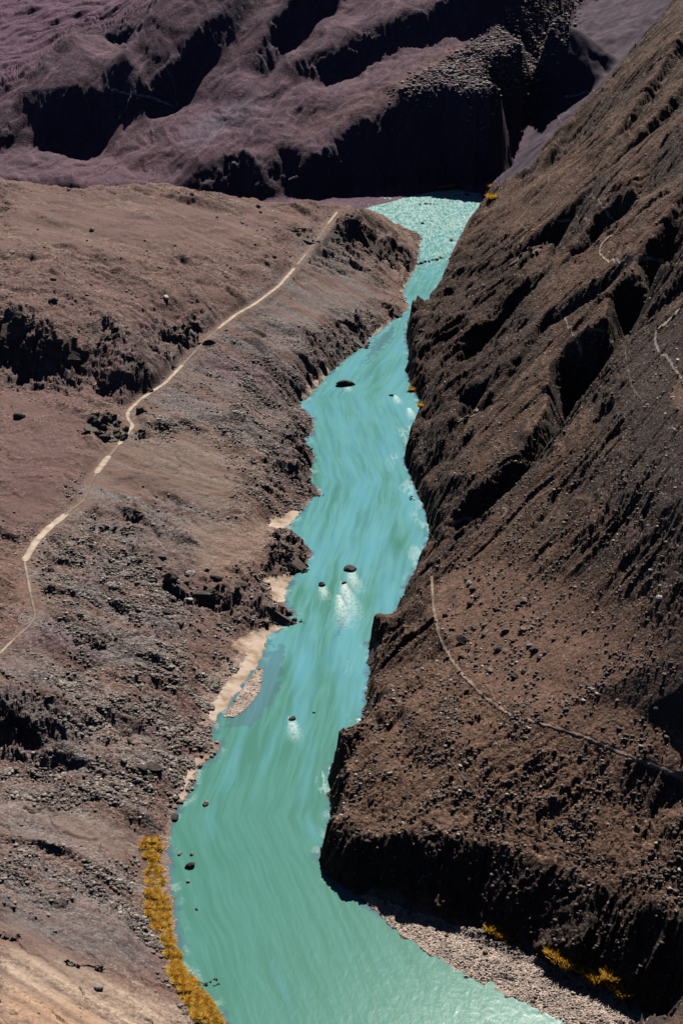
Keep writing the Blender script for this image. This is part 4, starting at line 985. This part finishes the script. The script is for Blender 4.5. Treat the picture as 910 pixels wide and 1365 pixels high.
# ------------------------------------------------------------------ golden autumn grass and bushes
def gold_mat(name, c1_, c2_):
    m, t, b = newmat(name); L = t.links.new
    geo = node(t, 'ShaderNodeNewGeometry'); nz = node(t, 'ShaderNodeTexNoise', in_Scale=.55, in_Detail=4.0); L(geo.outputs['Position'], nz.inputs['Vector'])
    mr = node(t, 'ShaderNodeMapRange'); mr.inputs['From Min'].default_value = .35; mr.inputs['From Max'].default_value = .65; L(nz.outputs['Fac'], mr.inputs['Value'])
    mx = node(t, 'ShaderNodeMix', data_type='RGBA'); mx.inputs[6].default_value = c1_; mx.inputs[7].default_value = c2_; L(mr.outputs[0], mx.inputs[0])
    L(mx.outputs[2], b.inputs['Base Color']); b.inputs['Roughness'].default_value = .7
    tr = node(t, 'ShaderNodeBsdfTranslucent'); L(mx.outputs[2], tr.inputs[0]); ms = node(t, 'ShaderNodeMixShader'); ms.inputs[0].default_value = .3
    L(b.outputs[0], ms.inputs[1]); L(tr.outputs[0], ms.inputs[2]); L(ms.outputs[0], t.nodes['Material Output'].inputs[0])
    return m
M_gold = gold_mat('golden_grass_blades', (.95, .42, .02, 1), (1.0, .74, .14, 1))
M_twig = gold_mat('bush_twigs', (.2, .11, .05, 1), (.3, .16, .07, 1))
def tufts(P, hgt_, blades, spread, wid):
    n = len(P); N_ = n * blades
    base = np.repeat(P, blades, 0); an = rng.random(N_) * 6.283; rad = rng.random(N_) ** .5 * spread * np.repeat(hgt_, blades)
    b0 = base + np.stack([np.cos(an) * rad * .5, np.sin(an) * rad * .5, np.zeros(N_)], 1)
    hh = np.repeat(hgt_, blades) * rng.uniform(.5, 1.1, N_)
    tip = b0 + np.stack([np.cos(an) * rad * .9, np.sin(an) * rad * .9, hh], 1)
    wv = np.stack([-np.sin(an), np.cos(an), np.zeros(N_)], 1) * (wid * np.repeat(hgt_, blades))[:, None]
    V = np.stack([b0 - wv, b0 + wv, tip + wv * .3, tip - wv * .3], 1).reshape(-1, 3)
    return V, np.arange(4 * N_).reshape(-1, 4)
GRASS = [[(186,1130),(192,1120),(210,1116),(214,1126),(212,1140),(203,1150),(192,1144),(184,1138)], [(196,1152),(214,1142),(218,1180),(196,1182)],
         [(194,1184),(218,1184),(224,1208),(226,1238),(233,1260),(226,1264),(214,1250),(201,1230),(194,1210)], [(222,1268),(236,1266),(246,1294),(262,1310),(277,1332),(288,1348),(296,1367),(270,1367),(250,1345),(240,1322),(226,1296)]]
gw = np.zeros(GX.shape)
for k, g in enumerate(GRASS): gw = np.maximum(gw, inpoly(PX, PY, g) * (1, .35, 1, .95)[k])
gw *= (GZ > -.3) * np.clip(-.02 + 3.4 * fbm(GX / 3.0, GY / 3.0, 2, 650), .0, 1.4)
cs = np.cumsum(gw.ravel()); n = 4200; idx = np.searchsorted(cs, rng.random(n) * cs[-1])
gx = GX.ravel()[idx] + rng.normal(size=n) * .15; gy = GY.ravel()[idx] + rng.normal(size=n) * .25
V, Fq = tufts(np.column_stack([gx, gy, np.maximum(hgt(gx, gy), 0) - .05]), rng.uniform(.3, 1.3, n), 16, 1.5, .13)
mesh_obj('golden_grass', V, Fq, M_gold, label='golden autumn grass growing along the left water edge', category='grass', kind='stuff')
def bush(px, py, wpx, hpx, label, group=None):
    p = pick([px], [py + hpx * .4])[0]; m = np.linalg.norm(p - np.array([0, 0, H])) / F
    wd, hh = wpx * m, hpx * m * 1.1
    r0 = bpy.data.objects.new('golden_bush', None); C.objects.link(r0); r0.location = tuple(p); r0['label'] = label; r0['category'] = 'bush'
    if group: r0['group'] = group
    q = rng.normal(size=(26, 2)) * wd * .22
    P = np.column_stack([q, np.full(26, -.1)])
    V, Fq = tufts(P, rng.uniform(.5, 1, 26) * hh, 14, .9, .10)
    mesh_obj('foliage', V, Fq, M_gold, parent=r0)
    V, Fq = tufts(P[:9], rng.uniform(.4, .7, 9) * hh, 4, .4, .03)
    mesh_obj('twigs', V, Fq, M_twig, parent=r0)
bushes = [(656,1238,11,10,'golden bush at the upper end of the gravel bar, first from the water'), (666,1244,9,9,'golden bush second from the upper end of the gravel bar'), (676,1249,10,8,'golden bush third from the upper end of the gravel bar, before the blue channel'),
          (735,1270,9,9,'faint golden bush at the cliff foot just past the blue channel'), (748,1277,11,11,'golden bush left of the dense clump at the cliff foot'), (760,1284,12,10,'golden bush on the left of the dense clump at the cliff foot'),
          (774,1289,11,10,'broad golden bush in the middle of the row at the cliff foot'), (786,1298,10,9,'small golden bush right of the broad one at the cliff foot'), (797,1302,11,12,'golden bush between the broad bush and the tall narrow bush'),
          (812,1300,6,13,'tall narrow golden bush at the cliff foot'), (804,1309,10,8,'low golden bush in front of the tall narrow one'), (818,1312,9,10,'golden bush right of the tall narrow one'),
          (831,1322,9,13,'golden bush last in the row at the lower right end of the gravel bar'), (790,1307,8,7,'low golden bush nearest the pebbles in the middle of the row'),
          (600,248,9,5,'golden bush at the foot of the far black cliff'), (588,250,8,4,'small golden bush left of the other at the foot of the far cliff'),
          (655,262,8,7,'golden bush on boulders at the foot of the grey scree'), (652,248,6,5,'small golden bush highest on the boulders at the foot of the scree'), (561,540,4,6,'golden bush at the water edge below the dark right cliff'), (548,519,3,5,'small golden bush at the water edge upstream below the right cliff')]
for b_ in bushes: bush(*b_)
if globals().get('HAZE', False):
    zt = 760.0
    hv = [(-2600, -60, -12), (2600, -60, -12), (2600, 4300, -12), (-2600, 4300, -12), (-2600, -60, zt), (2600, -60, zt), (2600, 4300, zt), (-2600, 4300, zt)]
    m = bpy.data.materials.new('haze_air'); m.use_nodes = True; t = m.node_tree; t.nodes.clear()
    out = t.nodes.new('ShaderNodeOutputMaterial'); pv = t.nodes.new('ShaderNodeVolumePrincipled')
    pv.inputs['Color'].default_value = (.42, .5, 1.0, 1); pv.inputs['Density'].default_value = HAZE_D; pv.inputs['Anisotropy'].default_value = .0
    t.links.new(pv.outputs[0], out.inputs['Volume'])
    mesh_obj('haze', hv, [(0,3,2,1),(4,5,6,7),(0,1,5,4),(1,2,6,5),(2,3,7,6),(3,0,4,7)], m, kind='stuff', label='thin blue haze filling the gorge air', category='haze')
print('done', round(time.time() - T0, 1))
